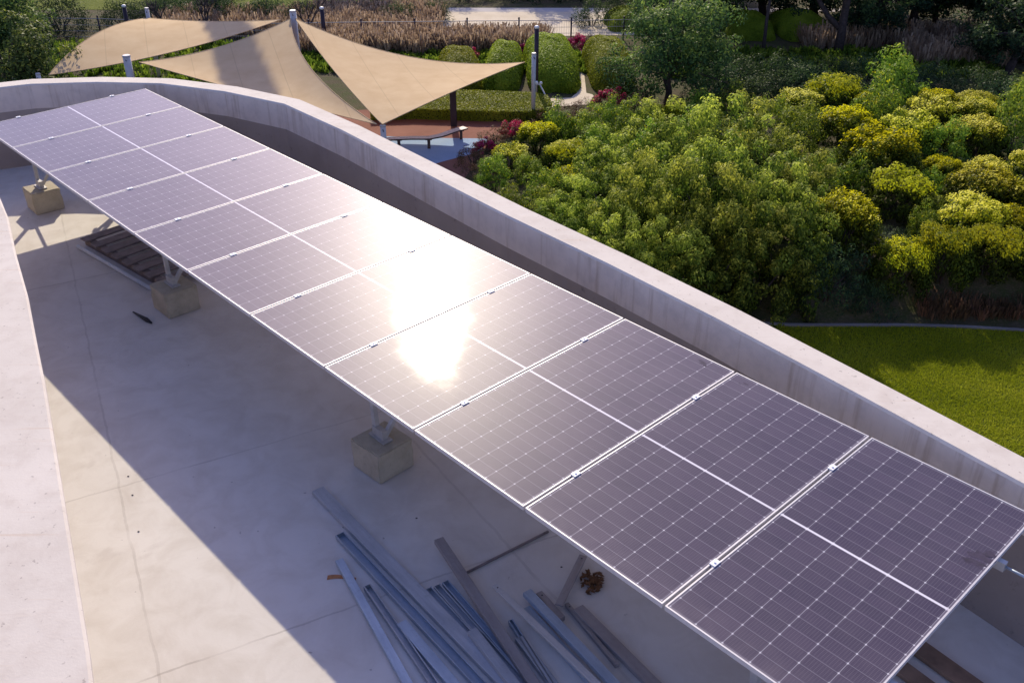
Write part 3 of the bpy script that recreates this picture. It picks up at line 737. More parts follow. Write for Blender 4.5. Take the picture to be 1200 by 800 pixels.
HID = []
def shrub_proto(kind, seed):
    """unit shrub: about 1 m radius, 1.2 m high"""
    root = empty({'y': 'flowering_shrub', 'g': 'green_shrub', 'b': 'tall_bush', 'd': 'dark_shrub', 'p': 'magenta_shrub', 'r': 'dry_shrub'}[kind])
    org = np.array([0, 0, .3])
    if kind == 'y':
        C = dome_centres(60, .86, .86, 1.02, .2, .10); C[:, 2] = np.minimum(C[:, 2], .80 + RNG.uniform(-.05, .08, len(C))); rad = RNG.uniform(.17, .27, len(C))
        tb = .08 + .42 * (C[:, 2] / .9) ** 2 + RNG.uniform(-.1, .1, len(C))  # lower clumps toned darker: the shaded sides are put into leaf colour
        p, n_, s, t = clumps(C, rad, 105, .080, org, .8, tb)
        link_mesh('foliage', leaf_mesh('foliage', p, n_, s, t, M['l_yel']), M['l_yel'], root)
        top = C[:, 2] > .58
        Cf = C[top] + np.array([0, 0, .07]); rf = rad[top] * 1.02
        keep = RNG.random(len(Cf)) < .9; Cf = Cf[keep]; rf = rf[keep]
        p, n_, s, t = clumps(Cf, rf, 135, .052, org, .6, None, .34)
        zc = np.repeat(Cf[:, 2], 1)
        up = p[:, 2] > .76 + RNG.uniform(-.14, .06, len(p)); p, n_, s, t = p[up], n_[up], s[up], t[up]
        n_ = n_ * .45 + np.array([0, .55, .8])
        link_mesh('blossom', leaf_mesh('blossom', p, n_, s, t + .1, M['f_yel'], .9), M['f_yel'], root)
    elif kind == 'g':
        C = dome_centres(34, .75, .75, 1.25, .2, .3); rad = RNG.uniform(.18, .32, len(C))
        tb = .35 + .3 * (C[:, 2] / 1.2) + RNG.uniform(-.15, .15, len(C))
        p, n_, s, t = clumps(C, rad, 105, .095, org, 1.0, tb)
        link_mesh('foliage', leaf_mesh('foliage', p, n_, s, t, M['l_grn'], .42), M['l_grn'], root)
        Cf = C[C[:, 2] > .5]; p, n_, s, t = clumps(Cf, rad[C[:, 2] > .5] * 1.1, 7, .055, org, 1, None, .3)
        link_mesh('blossom', leaf_mesh('blossom', p, n_, s, t, M['f_yel'], .9), M['f_yel'], root)
    elif kind == 'b':
        C = np.concatenate([dome_centres(88, .90, .90, 1.35, .1, .26), dome_centres(26, .6, .6, 1.0, .1, .3)]); rad = RNG.uniform(.08, .175, len(C))
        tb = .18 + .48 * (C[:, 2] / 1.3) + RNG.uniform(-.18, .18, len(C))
        p, n_, s, t = clumps(C, rad, 135, .052, org, .85, tb)
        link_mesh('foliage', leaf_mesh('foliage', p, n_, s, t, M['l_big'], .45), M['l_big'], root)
    elif kind == 'd':
        C = dome_centres(44, .85, .85, .85, .1, .3); rad = RNG.uniform(.16, .28, len(C))
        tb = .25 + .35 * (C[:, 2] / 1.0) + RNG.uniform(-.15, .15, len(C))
        p, n_, s, t = clumps(C, rad, 90, .075, org, 1.0, tb)
        link_mesh('foliage', leaf_mesh('foliage', p, n_, s, t, M['l_dark'], .35), M['l_dark'], root)
    elif kind == 'p':
        C = dome_centres(34, .85, .85, .75, .12, .35); rad = RNG.uniform(.14, .26, len(C))
        p, n_, s, t = clumps(C, rad, 60, .085, org, .9, .35 + RNG.uniform(-.1, .1, len(C)))
        link_mesh('foliage', leaf_mesh('foliage', p, n_, s, t, M['l_rust'], .5), M['l_rust'], root)
        k = RNG.random(len(C)) < .6
        p, n_, s, t = clumps(C[k] + np.array([0, 0, .04]), rad[k] * 1.05, 95, .085, org, .9, None, .25)
        link_mesh('blossom', leaf_mesh('blossom', p, n_, s, t, M['l_pink'], .8), M['l_pink'], root)
    elif kind == 'r':
        C = dome_centres(34, .85, .85, .8, .12, .4); rad = RNG.uniform(.12, .26, len(C))
        p, n_, s, t = clumps(C, rad, 90, .075, org, 1, .4 + RNG.uniform(-.25, .25, len(C)), .25)
        link_mesh('foliage', leaf_mesh('foliage', p, n_, s, t, M['l_rust'], .3), M['l_rust'], root)
    obj('stems', stems(seed, .8 if kind != 'd' else .5, .8), M['bark'], root)
    CHILD[root.name] = kids(root)
    return root
POOL = {k: [shrub_proto(k, i * 7 + ord(k)) for i in range(nn)] for k, nn in (('y', 4), ('g', 3), ('b', 3), ('d', 3), ('p', 2), ('r', 2))}
USED = set(); CNT = {k: 0 for k in POOL}
def shrub(kind, x, y, width, label, group, hs=1.0, z=None):
    src = POOL[kind][CNT[kind] % len(POOL[kind])]; CNT[kind] += 1
    if src.name in USED: o = copy_tree(src)
    else: o = src; USED.add(src.name)
    s = width / 2 * random.uniform(.95, 1.1)
    o.location = (x, y, gz(x, y) if z is None else z); o.rotation_euler = (0, 0, random.uniform(0, 6.28)); o.scale = (s, s * random.uniform(.92, 1.08), s * hs)
    tag(o, label, {'y': 'flowering shrub', 'g': 'shrub', 'b': 'bush', 'd': 'shrub', 'p': 'flowering shrub', 'r': 'shrub'}[kind], group)
    return o

FIELD = [
  [(10.25, 27.68, 2.04, 'y'), (11.74, 26.25, 1.82, 'y'), (13.05, 26.46, 1.67, 'y'), (14.50, 26.60, 2.01, 'y'), (15.60, 26.36, 1.4, 'y'), (17.1, 26.2, 1.9, 'y')],
  [(13.05, 30.64, 2.07, 'y'), (13.23, 28.53, 1.01, 'g'), (14.56, 28.39, 2.27, 'y'), (15.94, 28.2, 1.66, 'y'), (17.4, 28.3, 1.8, 'y')],
  [(13.25, 33.35, 2.68, 'y'), (14.48, 31.95, 1.25, 'g'), (15.71, 33.61, 1.45, 'y'), (15.88, 30.64, 2.59, 'y'), (17.49, 30.34, 1.9, 'y')],
  [(10.60, 31.95, 1.58, 'g'), (12.01, 32.19, 1.61, 'g'), (15.27, 36.38, 2.01, 'y'), (16.41, 35.49, 1.82, 'g'), (17.1, 33.1, 1.53, 'y'), (18.57, 32.76, 1.90, 'y')],
  [(11.20, 36.67, 1.95, 'g'), (13.22, 37.30, 2.22, 'y'), (14.77, 38.60, 2.06, 'g'), (16.97, 38.76, 1.94, 'y'), (17.99, 36.38, 1.86, 'y'), (19.59, 36.38, 2.27, 'g')],
  [(12.58, 41.80, 1.82, 'y'), (14.26, 42.81, 2.48, 'y'), (15.60, 40.95, 1.78, 'y'), (16.69, 42.15, 2.46, 'g'), (18.19, 41.05, 1.82, 'y'), (19.32, 39.55, 1.96, 'y'), (20.09, 41.35, 1.81, 'y'), (21.47, 39.54, 1.97, 'g')]]
ROWN = ['front row above lawn', 'second row from lawn', 'third row from lawn', 'fourth row from lawn', 'fifth row from lawn', 'back row below dark hedge']
for r, row in enumerate(FIELD):
    for i, (x, y, wd, k) in enumerate(row):
        desc = 'shrub topped with yellow blossom' if k == 'y' else 'loose green shrub'
        hs = random.uniform(1.1, 1.4) * (1.2 if r == 0 else 1.0)
        shrub(k, x, y, wd * 1.12, '%s, %s from left in %s' % (desc, ORD[i], ROWN[r]), 'shrubs of the yellow flower bed', hs)
FILL = [(12.4, 28.4), (11.0, 29.4), (13.9, 30.0), (16.9, 31.7), (12.0, 34.2), (14.6, 34.6), (16.9, 34.6), (10.4, 33.9), (12.0, 38.6), (15.8, 38.3), (18.6, 37.8), (13.6, 40.2), (17.4, 40.0), (10.0, 28.6), (15.2, 29.6), (18.6, 31.0)]
for i, (x, y) in enumerate(FILL):
    shrub('g' if i % 3 else 'd', x, y, random.uniform(1.5, 1.9), 'low green filler plant between the yellow shrubs', 'low green plants between the yellow shrubs', random.uniform(.55, .8))
LOW = [
  [(-.07, 37.5, 1.62, 'y'), (-.72, 35.34, 1.33, 'y'), (1.07, 39.24, 1.83, 'y'), (2.04, 40.88, 1.71, 'y'), (3.33, 40.6, 1.8, 'g')],
  [(.66, 35.79, 1.35, 'g'), (0, 32.81, 1.35, 'g'), (1.33, 33.62, 1.6, 'y'), (2.23, 37.2, 1.9, 'y'), (3.48, 37.89, 1.9, 'y')],
  [(4.58, 42.41, 1.6, 'g'), (5.35, 40.66, 1.9, 'g'), (6.87, 41.81, 1.8, 'y'), (8.42, 42.05, 1.98, 'g'), (10.13, 42.5, 2.04, 'g'), (11.2, 40.65, 2.04, 'y')],
  [(1.2, 31.2, 1.5, 'g'), (2.4, 34.6, 1.7, 'y'), (3.9, 35.2, 1.9, 'g'), (5.6, 37.4, 2.0, 'g'), (7.4, 38.2, 2.1, 'g'), (9.4, 38.2, 2.1, 'g'), (9.2, 35.4, 2.0, 'g')]]
LN = ['row beside blue paving', 'row just beyond the parapet', 'row under the multi-stemmed tree', 'row behind the tall thicket']
for r, row in enumerate(LOW):
    for i, (x, y, wd, k) in enumerate(row):
        desc = 'yellow-green rounded shrub' if k == 'y' else 'soft green shrub'
        shrub('g' if (k == 'y' and (i + r) % 2) or k == 'g' else 'y', x, y, wd * 1.15, '%s, %s from left in %s' % (desc, ORD[i], LN[r]), 'low shrubs left of the flower bed', random.uniform(.95, 1.2), GZ)
BIG = [(2.13, 28.6, 2.6, 1.25), (3.43, 31.2, 3.2, 1.25), (5.69, 33.0, 3.6, 1.2), (8.30, 33.6, 3.6, 1.25), (9.6, 30.2, 3.0, 1.25), (4.3, 27.6, 3.3, 1.45), (6.71, 29.4, 3.9, 1.4), (8.3, 27.0, 3.1, 1.45), (4.4, 25.2, 2.7, 1.3), (6.0, 26.2, 3.2, 1.45), (7.3, 25.9, 2.6, 1.3), (2.9, 25.6, 2.6, 1.3)]
for i, (x, y, wd, hs) in enumerate(BIG):
    where = ['left edge of the thicket beside the parapet', 'left flank of the thicket', 'crest of the thicket under the tree trunk', 'highest right crest of the thicket', 'right edge of the thicket by the yellow shrubs', 'middle of the thicket, left part', 'centre of the thicket', 'right of the thicket centre, dark side to the lawn', 'shaded front of the thicket, second from left', 'shaded front of the thicket, third from left', 'shaded front of the thicket, at the lawn corner', 'shaded front of the thicket, leftmost against the parapet'][i]
    shrub('b', x, y, wd * 1.12, 'tall fine-leaved bush at the ' + where, 'bushes of the tall thicket', hs, GZ)
for i, (x, y, wd) in enumerate(((9.5, 25.95, 2.2), (10.75, 25.5, 1.3))):
    shrub('d', x, y, wd, ['dark shaded shrub by the lawn kerb, against the thicket', 'small dark shrub by the lawn kerb, under the first yellow shrub'][i], 'dark shrubs at the kerb', 1.5)
DARK = [(11.3, 49.1), (12.9, 48.1), (14.6, 49.2), (16.2, 48.1), (17.9, 48.9), (19.4, 47.9), (21.0, 47.9), (22.6, 47.0), (24.2, 46.7), (25.9, 46.0), (10.2, 47.2), (12.2, 46.0), (14.2, 46.2), (16.4, 45.8), (18.6, 45.4), (20.8, 44.8), (22.9, 44.2), (24.6, 43.4)]
for i, (x, y) in enumerate(DARK):
    shrub('d', x, y, 3.0, 'dark shaded shrub, %s from left in %s' % ((ORD[i] if i < 10 else ORD[i - 10]), 'the hedge band under the trees' if i < 10 else 'the lower edge of that hedge band'), 'dark hedge band under the trees', random.uniform(.85, 1.15), GZ)
for x, y, wd, lb in ((4.76, 46.3, 1.7, 'magenta flowering shrub by the end of the sand path'), (.05, 41.8, 1.3, 'magenta flowering shrub beside the red-brown paving'), (-1.15, 39.6, 1.2, 'dark pink shrub at the edge of the blue paving'), (4.05, 57.0, 1.5, 'magenta shrub at the far end of the narrow path between hedges'), (-2.5, 54.2, 1.6, 'reddish flowering shrub behind the middle sail'), (.6, 55.4, 1.4, 'reddish flowering shrub before the fence, behind the small round hedge'), (3.0, 55.9, 1.5, 'pink shrub behind the larger clipped hedge'), (21.5, 57.5, 1.8, 'purple flowering shrub right of the forked trunk')):
    shrub('p', x, y, wd, lb, 'pink and magenta shrubs', 1.0, GZ)
for i, (x, y, wd) in enumerate(((-.75, 40.9, 1.3), (.8, 41.6, 1.5), (2.2, 43.2, 1.7), (3.4, 44.2, 1.6), (-1.6, 37.9, 1.5), (-.9, 36.6, 1.4), (5.9, 44.6, 1.9), (7.9, 44.4, 1.7), (9.4, 45.2, 1.9))):
    shrub('r', x, y, wd, 'reddish brown dry shrub, %s from the left along the flower bed edge' % ORD[[2, 4, 5, 6, 0, 1, 7, 8, 9][i] % 12], 'dry brown shrubs', random.uniform(.8, 1.1), GZ)

# clipped hedge mounds
def hedge(x, y, rx, ry, h, label):
    root = empty('clipped_hedge', (x, y, GZ), (0, 0, random.uniform(-.1, .1)), label, 'hedge', 'clipped hedge mounds')
    n = int(26000 * rx * ry / 3)
    a = RNG.uniform(0, 2 * math.pi, n); zz = 1 - RNG.uniform(0, 1, n) ** 1.35; q = (1 - zz ** 2.0) ** .5
    wob = (1 + .04 * np.sin(a * 5 + zz * 4) + RNG.normal(size=n) * .012) / (np.cos(a) ** 4 + np.sin(a) ** 4) ** .25
    P = np.stack([rx * q * np.cos(a) * wob, ry * q * np.sin(a) * wob, h * zz * (1 + .03 * np.sin(a * 3 + 1) + RNG.normal(size=n) * .01)], 1)
    N = np.stack([np.cos(a) * q / rx, np.sin(a) * q / ry, zz / h + .02], 1); N /= np.linalg.norm(N, axis=1, keepdims=True)
    N = N + RNG.normal(size=N.shape) * .35
    k = np.sin(P[:, 0] * 4 + 1) * np.sin(P[:, 1] * 3.4) * np.sin(P[:, 2] * 4.2)
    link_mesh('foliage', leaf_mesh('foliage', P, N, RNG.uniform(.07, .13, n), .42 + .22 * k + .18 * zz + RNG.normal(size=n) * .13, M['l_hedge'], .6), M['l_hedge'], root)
    bm = bmesh.new()
    rings = []; sq = lambda i: (math.cos(i * .3927) ** 4 + math.sin(i * .3927) ** 4) ** .25 * 1.03
    for zz_ in (0, .25, .5, .7, .85, .95):
        q_ = (1 - zz_ ** 2.0) ** .5 * .96; rings.append([bm.verts.new((rx * q_ * math.cos(i * .3927) / sq(i), ry * q_ * math.sin(i * .3927) / sq(i), h * zz_ * .95)) for i in range(16)])
    for r0, r1 in zip(rings, rings[1:]):
        for i in range(16): bm.faces.new((r0[i], r0[(i + 1) % 16], r1[(i + 1) % 16], r1[i])).smooth = True
    bm.faces.new(rings[-1])
    obj('twig_core', bm, M['core'], root)
hedge(2.1, 52.2, 1.40, 4.2, 1.65, 'large clipped green hedge mound left of the narrow sand path')
hedge(5.15, 51.9, 1.2, 4.0, 1.6, 'clipped green hedge mound right of the narrow sand path')
hedge(-.42, 51.4, 1.0, 3.4, 1.55, 'smaller round clipped hedge behind the tip of the right sail')
hedge(-2.75, 51.2, 1.1, 3.2, 1.3, 'low clipped hedge mostly hidden behind the right sail')
hedge(17.6, 60.9, 1.6, 2.6, 1.2, 'low rounded yellow-green hedge left of the forked trunk')
hedge(14.4, 61.0, 1.5, 2.6, 1.1, 'flat yellow-green hedge left of its twin beneath the trees')
hedge(21.4, 60.8, 1.4, 2.4, 1.2, 'rounded yellow-green hedge right of the forked trunk')
hedge(7.6, 62.5, 1.7, 2.0, 1.1, 'low dark-sided hedge at the far edge of the sand yard')
hedge(9.6, 55.2, 1.5, 3.0, 1.3, 'rounded hedge mound half hidden behind the multi-stemmed tree')

# long low flat-topped hedge behind the paving
def low_hedge(pts, h, label):
    root = empty('low_hedge', (0, 0, 0), label=label, cat='hedge')
    ar = np.array(pts); x0, y0 = ar.min(0); x1, y1 = ar.max(0)
    from mathutils.geometry import intersect_point_tri_2d
    n = 26000; px = RNG.uniform(x0, x1, n); py = RNG.uniform(y0, y1, n)
    ins = np.zeros(n, bool); m = len(ar)
    for i in range(m):
        (ax, ay), (bx, by) = ar[i], ar[(i + 1) % m]
        c = ((ay > py) != (by > py)); xi = ax + (py - ay) / (by - ay + 1e-12) * (bx - ax); ins ^= c & (px < xi)
    px, py = px[ins], py[ins]; k = len(px)
    P1 = np.stack([px, py, GZ + h + RNG.normal(size=k) * .012], 1); N1 = np.tile([0, 0, 1.0], (k, 1)) + RNG.normal(size=(k, 3)) * .45
    P2 = []; N2 = []
    for i in range(m):
        a_, b_ = ar[i], ar[(i + 1) % m]; L = np.hypot(*(b_ - a_)); q = int(L * 420); t_ = RNG.uniform(0, 1, q)
        xy = a_ + (b_ - a_) * t_[:, None]; nn = np.array([(b_ - a_)[1], -(b_ - a_)[0]]) / L
        P2.append(np.concatenate([xy + nn * RNG.normal(size=(q, 1)) * .02, GZ + RNG.uniform(0, h, (q, 1))], 1)); N2.append(np.tile([nn[0], nn[1], .2], (q, 1)) + RNG.normal(size=(q, 3)) * .4)
    P = np.concatenate([P1] + P2); N = np.concatenate([N1] + N2); k = len(P)
    tone = .5 + .15 * np.sin(P[:, 0] * 2.2) * np.sin(P[:, 1] * 3) + RNG.normal(size=k) * .12
    link_mesh('foliage', leaf_mesh('foliage', P, N, RNG.uniform(.06, .11, k), tone, M['l_hedge'], .6), M['l_hedge'], root)
    bm = bmesh.new(); cx, cy = ar.mean(0)
    lo = [bm.verts.new((cx + (x - cx) * .985, cy + (y - cy) * .97, GZ)) for x, y in ar]; hi = [bm.verts.new((cx + (x - cx) * .985, cy + (y - cy) * .97, GZ + h - .04)) for x, y in ar]
    for i in range(m): bm.faces.new((lo[i], lo[(i + 1) % m], hi[(i + 1) % m], hi[i]))
    bm.faces.new(hi); bmesh.ops.recalc_face_normals(bm, faces=bm.faces)
    obj('twig_core', bm, M['core'], root)
low_hedge([(-6.5, 43.7), (-4.5, 43.9), (-1.6, 43.6), (.7, 43.5), (1.5, 43.8), (1.85, 44.8), (1.7, 46.0), (1.2, 46.4), (0, 46.6), (-1.7, 46.8), (-4.2, 46.9), (-6.5, 46.8)], .5, 'long low flat-topped green hedge at the back of the red-brown paving')

# trees
def make_tree(name, seed, h_trunk, crown_r, crown_h, n_limb, leaves, leaf, mat, lean=(0, 0), multi=1, fork=None, trunk_r=.11, density=1.0, low=.0):
    rr = random.Random(seed)
    root = empty(name)
    bm = bmesh.new(); ends = []
    top = Vector((lean[0], lean[1], h_trunk))
    for m_ in range(multi):
        off = Vector((rr.uniform(-.22, .22), rr.uniform(-.15, .15), 0)) if multi > 1 else Vector((0, 0, 0))
        mid = off + top * .5 + Vector((rr.uniform(-.08, .08), rr.uniform(-.08, .08), 0))
        tp = top + off * 2.0
        tube(bm, [off + Vector((0, 0, -.2)), mid, tp, tp + Vector((rr.uniform(-.2, .2), rr.uniform(-.2, .2), crown_h * .35)), tp + Vector((rr.uniform(-.3, .3), rr.uniform(-.3, .3), crown_h * .75))], [trunk_r * 1.25, trunk_r, trunk_r * .85, trunk_r * .5, .02], 8)
    if fork:
        for f in fork: tube(bm, f[0], f[1], 8)
    for i in range(n_limb):
        a = i * 2.39996 + rr.uniform(-.4, .4); el = rr.uniform(.05, 1.0); q = math.sqrt(max(.05, 1 - (el * .9) ** 2)) * rr.uniform(.6, .9)
        e_ = Vector((lean[0] * 1.2 + crown_r * q * math.cos(a), lean[1] * 1.2 + crown_r * q * math.sin(a), h_trunk - low + crown_h * el * .85))
        s_ = top + Vector((0, 0, crown_h * .3 * el * rr.random()))
        md = s_.lerp(e_, .5) + Vector((rr.uniform(-.2, .2), rr.uniform(-.2, .2), rr.uniform(.05, .35)))
        tube(bm, [s_, md, e_], [trunk_r * .45, trunk_r * .28, .012], 6)
        ends.append(e_)
        for k in range(4):
            t_ = rr.uniform(.45, 1.0); ends.append(s_.lerp(e_, t_) + Vector((rr.gauss(0, 1), rr.gauss(0, 1), rr.gauss(0, .8))) * crown_r * .17)
    obj('trunk', bm, M['bark'], root, False)
    C = np.array([tuple(v) for v in ends]); rad = RNG.uniform(.10, .21, len(C)) * crown_r
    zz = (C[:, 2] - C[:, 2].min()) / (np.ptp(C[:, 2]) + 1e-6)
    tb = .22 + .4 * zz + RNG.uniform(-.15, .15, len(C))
    p, n_, s, t = clumps(C, rad, leaves / len(C) * density, leaf, np.array([lean[0], lean[1], h_trunk + crown_h * .35]), .75, tb)
    link_mesh('crown', leaf_mesh('crown', p, n_, s, t, mat, .45), mat, root)
    CHILD[root.name] = kids(root)
    return root
def put(t, x, y, rz, s, label, cat='tree', group=None):
    t.location = (x, y, GZ); t.rotation_euler = (0, 0, rz); t.scale = (s, s, s); return tag(t, label, cat, group)
tA = make_tree('broadleaf_tree', 1, 1.4, 3.7, 5.0, 34, 17000, .17, M['l_tree'], multi=3, trunk_r=.10, low=.5)
put(tA, 7.6, 46.0, .4, 1, 'multi-stemmed dark green tree standing behind the thicket, centre right', group='garden trees')
tB = make_tree('broadleaf_tree', 2, 1.2, 3.5, 4.8, 30, 16000, .18, M['l_tree'], trunk_r=.13, low=.7)
put(tB, -22.6, 43.2, 1.2, 1, 'dense dark tree at the far left beside the left sail', group='garden trees')
tC = make_tree('slender_tree', 3, 3.4, 2.4, 3.4, 18, 7000, .16, M['l_hedge'], trunk_r=.09)
put(tC, 14.3, 55.8, 0, 1, 'slender dark-trunked tree with yellow-green leaves, right of the multi-stemmed tree', group='garden trees')
tD = make_tree('forked_tree', 4, 3.8, 4.2, 3.6, 26, 15000, .19, M['l_tree'], trunk_r=.22, low=.1, fork=[([(0, 0, 1.2), (-.9, .1, 2.0), (-1.9, .2, 3.3), (-2.6, .2, 4.6)], [.17, .15, .11, .06])])
put(tD, 18.6, 55.9, 0, 1, 'large tree whose trunk forks low, with a limb reaching left', group='garden trees')
tE = make_tree('broadleaf_tree', 5, 1.9, 3.7, 4.6, 28, 15000, .19, M['l_dark'], lean=(.5, 0), trunk_r=.2, low=.6)
put(tE, 26.2, 51.4, 0, 1, 'dark tree with a leaning trunk at the right edge of the picture', group='garden trees')
CHILD.setdefault(tA.name, kids(tA)); CHILD.setdefault(tB.name, kids(tB))
def more(src, x, y, rz, s, label):
    o = copy_tree(src); return put(o, x, y, rz, s, label, group='garden trees')
more(tD, 24.5, 61.0, 2.0, 1.05, 'broad dark tree behind the leaning trunk')
more(tE, 21.4, 58.6, 1.2, .95, 'leafy tree right behind the forked trunk')
more(tD, 13.0, 62.5, 4.0, 1.0, 'leafy tree behind the slender dark trunk')
more(tA, 10.2, 57.6, 2.2, .95, 'leafy tree half hidden behind the multi-stemmed tree')
more(tE, 16.4, 65.0, 3.0, 1.15, 'dense tree far behind the fork of the large tree')
more(tE, 29.0, 59.5, 4.2, 1.1, 'dense tree far behind the right end of the hedge band')
more(tE, 33.5, 57.0, 5.0, 1.1, 'dense tree at the far right corner')
more(tE, 24.2, 66.0, .4, 1.2, 'dense dark tree high at the top edge, right')
more(tE, 11.8, 66.5, 1.9, 1.0, 'dense dark tree at the top edge beyond the sand yard')
more(tE, 19.6, 64.5, 2.6, 1.15, 'dense tree at the top edge right of the forked trunk')
more(tB, 27.0, 63.5, 1.6, 1.2, 'full green tree at the top edge between the forked and leaning trunks')
more(tB, 32.0, 62.0, 3.6, 1.2, 'full green tree at the top right corner')
more(tB, 14.2, 66.5, .9, 1.1, 'full green tree at the top edge beyond the slender dark trunk')
more(tC, 30.0, 57.0, 1.0, 1.2, 'yellow-green tree beyond the right edge of the flower bed')
more(tA, -26.5, 50.5, .8, 1.0, 'dark tree behind the leftmost dense tree')
for i, (x, y, s) in enumerate(((2.0, 77.5, 1.0), (13.0, 72.0, 1.2), (-11, 75.0, 1.1), (9.5, 75.5, 1.0), (-23, 76.0, 1.1))):
    more((tD, tE)[i % 2], x, y, i * 1.3, s, 'far tree shading the top edge, %s of five beyond the road' % ORD[i])
# the bare little trees in the dry bed
def bare_tree(x, y, s, seed, label):
    rr = random.Random(seed); bm = bmesh.new()
    def grow(p, d, L, r, lev):
        q = p + d * L; tube(bm, [p, p.lerp(q, .5) + Vector((rr.uniform(-1, 1), 0, rr.uniform(-1, 1))) * L * .06, q], [r, r * .85, r * .65], 5)
        if lev:
            for k in range(3 if lev > 1 else 2):
                nd = (d + Vector((rr.uniform(-.8, .8), rr.uniform(-.6, .6), rr.uniform(-.1, .5)))).normalized(); grow(q, nd, L * rr.uniform(.6, .85), r * .6, lev - 1)
    grow(Vector((0, 0, -.1)), Vector((rr.uniform(-.2, .2), 0, 1)).normalized(), .7, .10, 4)
    o = obj('bare_tree', bm, M['bark']); o.location = (x, y, GZ); o.scale = (s, s, s); tag(o, label, 'bare tree', 'bare little trees')
bare_tree(-20.4, 58.6, 1.25, 1, 'bare dark branching tree left of its twin behind the left sail')
bare_tree(-18.2, 58.7, 1.35, 2, 'bare dark branching tree behind the middle of the left sail')
bare_tree(-11.9, 58.6, 1.3, 3, 'bare branching tree behind the tall centre sail post')
# unseen tree added far beyond the frame, leaned and shaped to shadow the sails
bm = bmesh.new(); tube(bm, [(-2.2, 0, -.2), (-1.9, 0, 7), (-1.0, 0, 14), (.3, 0, 19), (3.3, 0, 24)], [.34, .28, .22, .16, .05], 8)
slim = empty('sail_shadow_tree'); obj('trunk', bm, M['bark'], slim)
Cc = np.array([(3.9 * i / 90 - .2 + .5 * math.cos(i * 2.4) * (.7 + .5 * i / 90), .5 * math.sin(i * 2.4), 18.3 + 6.4 * i / 90) for i in range(90)])
p_, n_, s_, t_ = clumps(Cc, np.linspace(.32, .5, 90), 150, .22, np.array([0, 0, 14.0]), 1.1)
link_mesh('crown', leaf_mesh('crown', p_, n_, s_, t_, M['l_dark'], .5), M['l_dark'], slim)

# dry ornamental grass beds
def grass_bed(name, areas, n, hgt, mat, label, z=GZ, bw=1.0):
    P = []; 
    tot = sum(a[4] for a in areas); me_v = []; tone = []
    for (x0, x1, y0, y1, wgt) in areas:
        k = int(n * wgt / tot)
        tx = RNG.uniform(x0, x1, k); ty = RNG.uniform(y0, y1, k); tt = RNG.uniform(.15, .85, k); hh = hgt * RNG.uniform(.6, 1.25, k)
        for i in range(k):
            m = 16
            a = RNG.uniform(0, 6.28, m); d = RNG.uniform(.02, .16, m); ln = RNG.uniform(.08, .5, m) * hh[i]; h = hh[i] * RNG.uniform(.55, 1.1, m)
            bx = tx[i] + d * np.cos(a); by = ty[i] + d * np.sin(a); ex = bx + ln * np.cos(a); ey = by + ln * np.sin(a)
            wv = RNG.uniform(.012, .03, m) * bw
            v = np.empty((m, 4, 3))
            v[:, 0] = np.stack([bx - wv * np.sin(a), by + wv * np.cos(a), np.full(m, z)], 1); v[:, 1] = np.stack([bx + wv * np.sin(a), by - wv * np.cos(a), np.full(m, z)], 1)
            v[:, 2] = np.stack([ex + wv * 1.6 * np.sin(a), ey - wv * 1.6 * np.cos(a), z + h], 1); v[:, 3] = np.stack([ex - wv * 1.6 * np.sin(a), ey + wv * 1.6 * np.cos(a), z + h], 1)
            me_v.append(v); tone.append(np.repeat(np.clip(tt[i] + RNG.normal(size=m) * .12, 0, 1), 4))
    v = np.concatenate(me_v); k = len(v)
    me = bpy.data.meshes.new(name); me.vertices.add(4 * k); me.vertices.foreach_set('co', v.reshape(-1))
    me.loops.add(4 * k); me.loops.foreach_set('vertex_index', np.arange(4 * k, dtype=np.int32))
    me.polygons.add(k); me.polygons.foreach_set('loop_start', np.arange(0, 4 * k, 4, dtype=np.int32)); me.polygons.foreach_set('loop_total', np.full(k, 4, dtype=np.int32))
    me.update(calc_edges=True); at = me.attributes.new('tone', 'FLOAT', 'POINT'); at.data.foreach_set('value', np.concatenate(tone).astype(np.float32))
    me.materials.append(mat)
    o = link_mesh(name, me, mat); tag(o, label, None, None, 'stuff')
grass_bed('dry_grass', [(-13, -4.5, 58.6, 65, 3.2), (-22, -13, 59, 64, 1.4), (-5, 2, 55.5, 58.2, 1.2), (-12, -5, 55, 58.2, 1.4), (17, 30, 56.5, 59.0, 1.0), (22, 30, 53, 56, .6)], 3600, .95, M['l_dry'], 'tan and brown dry ornamental grass along the fence')
grass_bed('ground_cover', [(-12, 4, 51.5, 55.5, 2.5), (8, 26, 50.5, 56, 2.5), (-30, -14, 45, 58, 3), (8, 22, 26.5, 44, 2.0), (1.5, 9, 28, 43, 1.4)], 4200, .34, M['l_grn'], 'low green ground cover between the beds')
grass_bed('dry_stalks', [(12.2, 17.5, 24.95, 26.0, 1)], 190, .40, M['l_rust'], 'dry brown stalks on the soil bank above the lawn kerb', GZ + .1, .35)
NF = 12
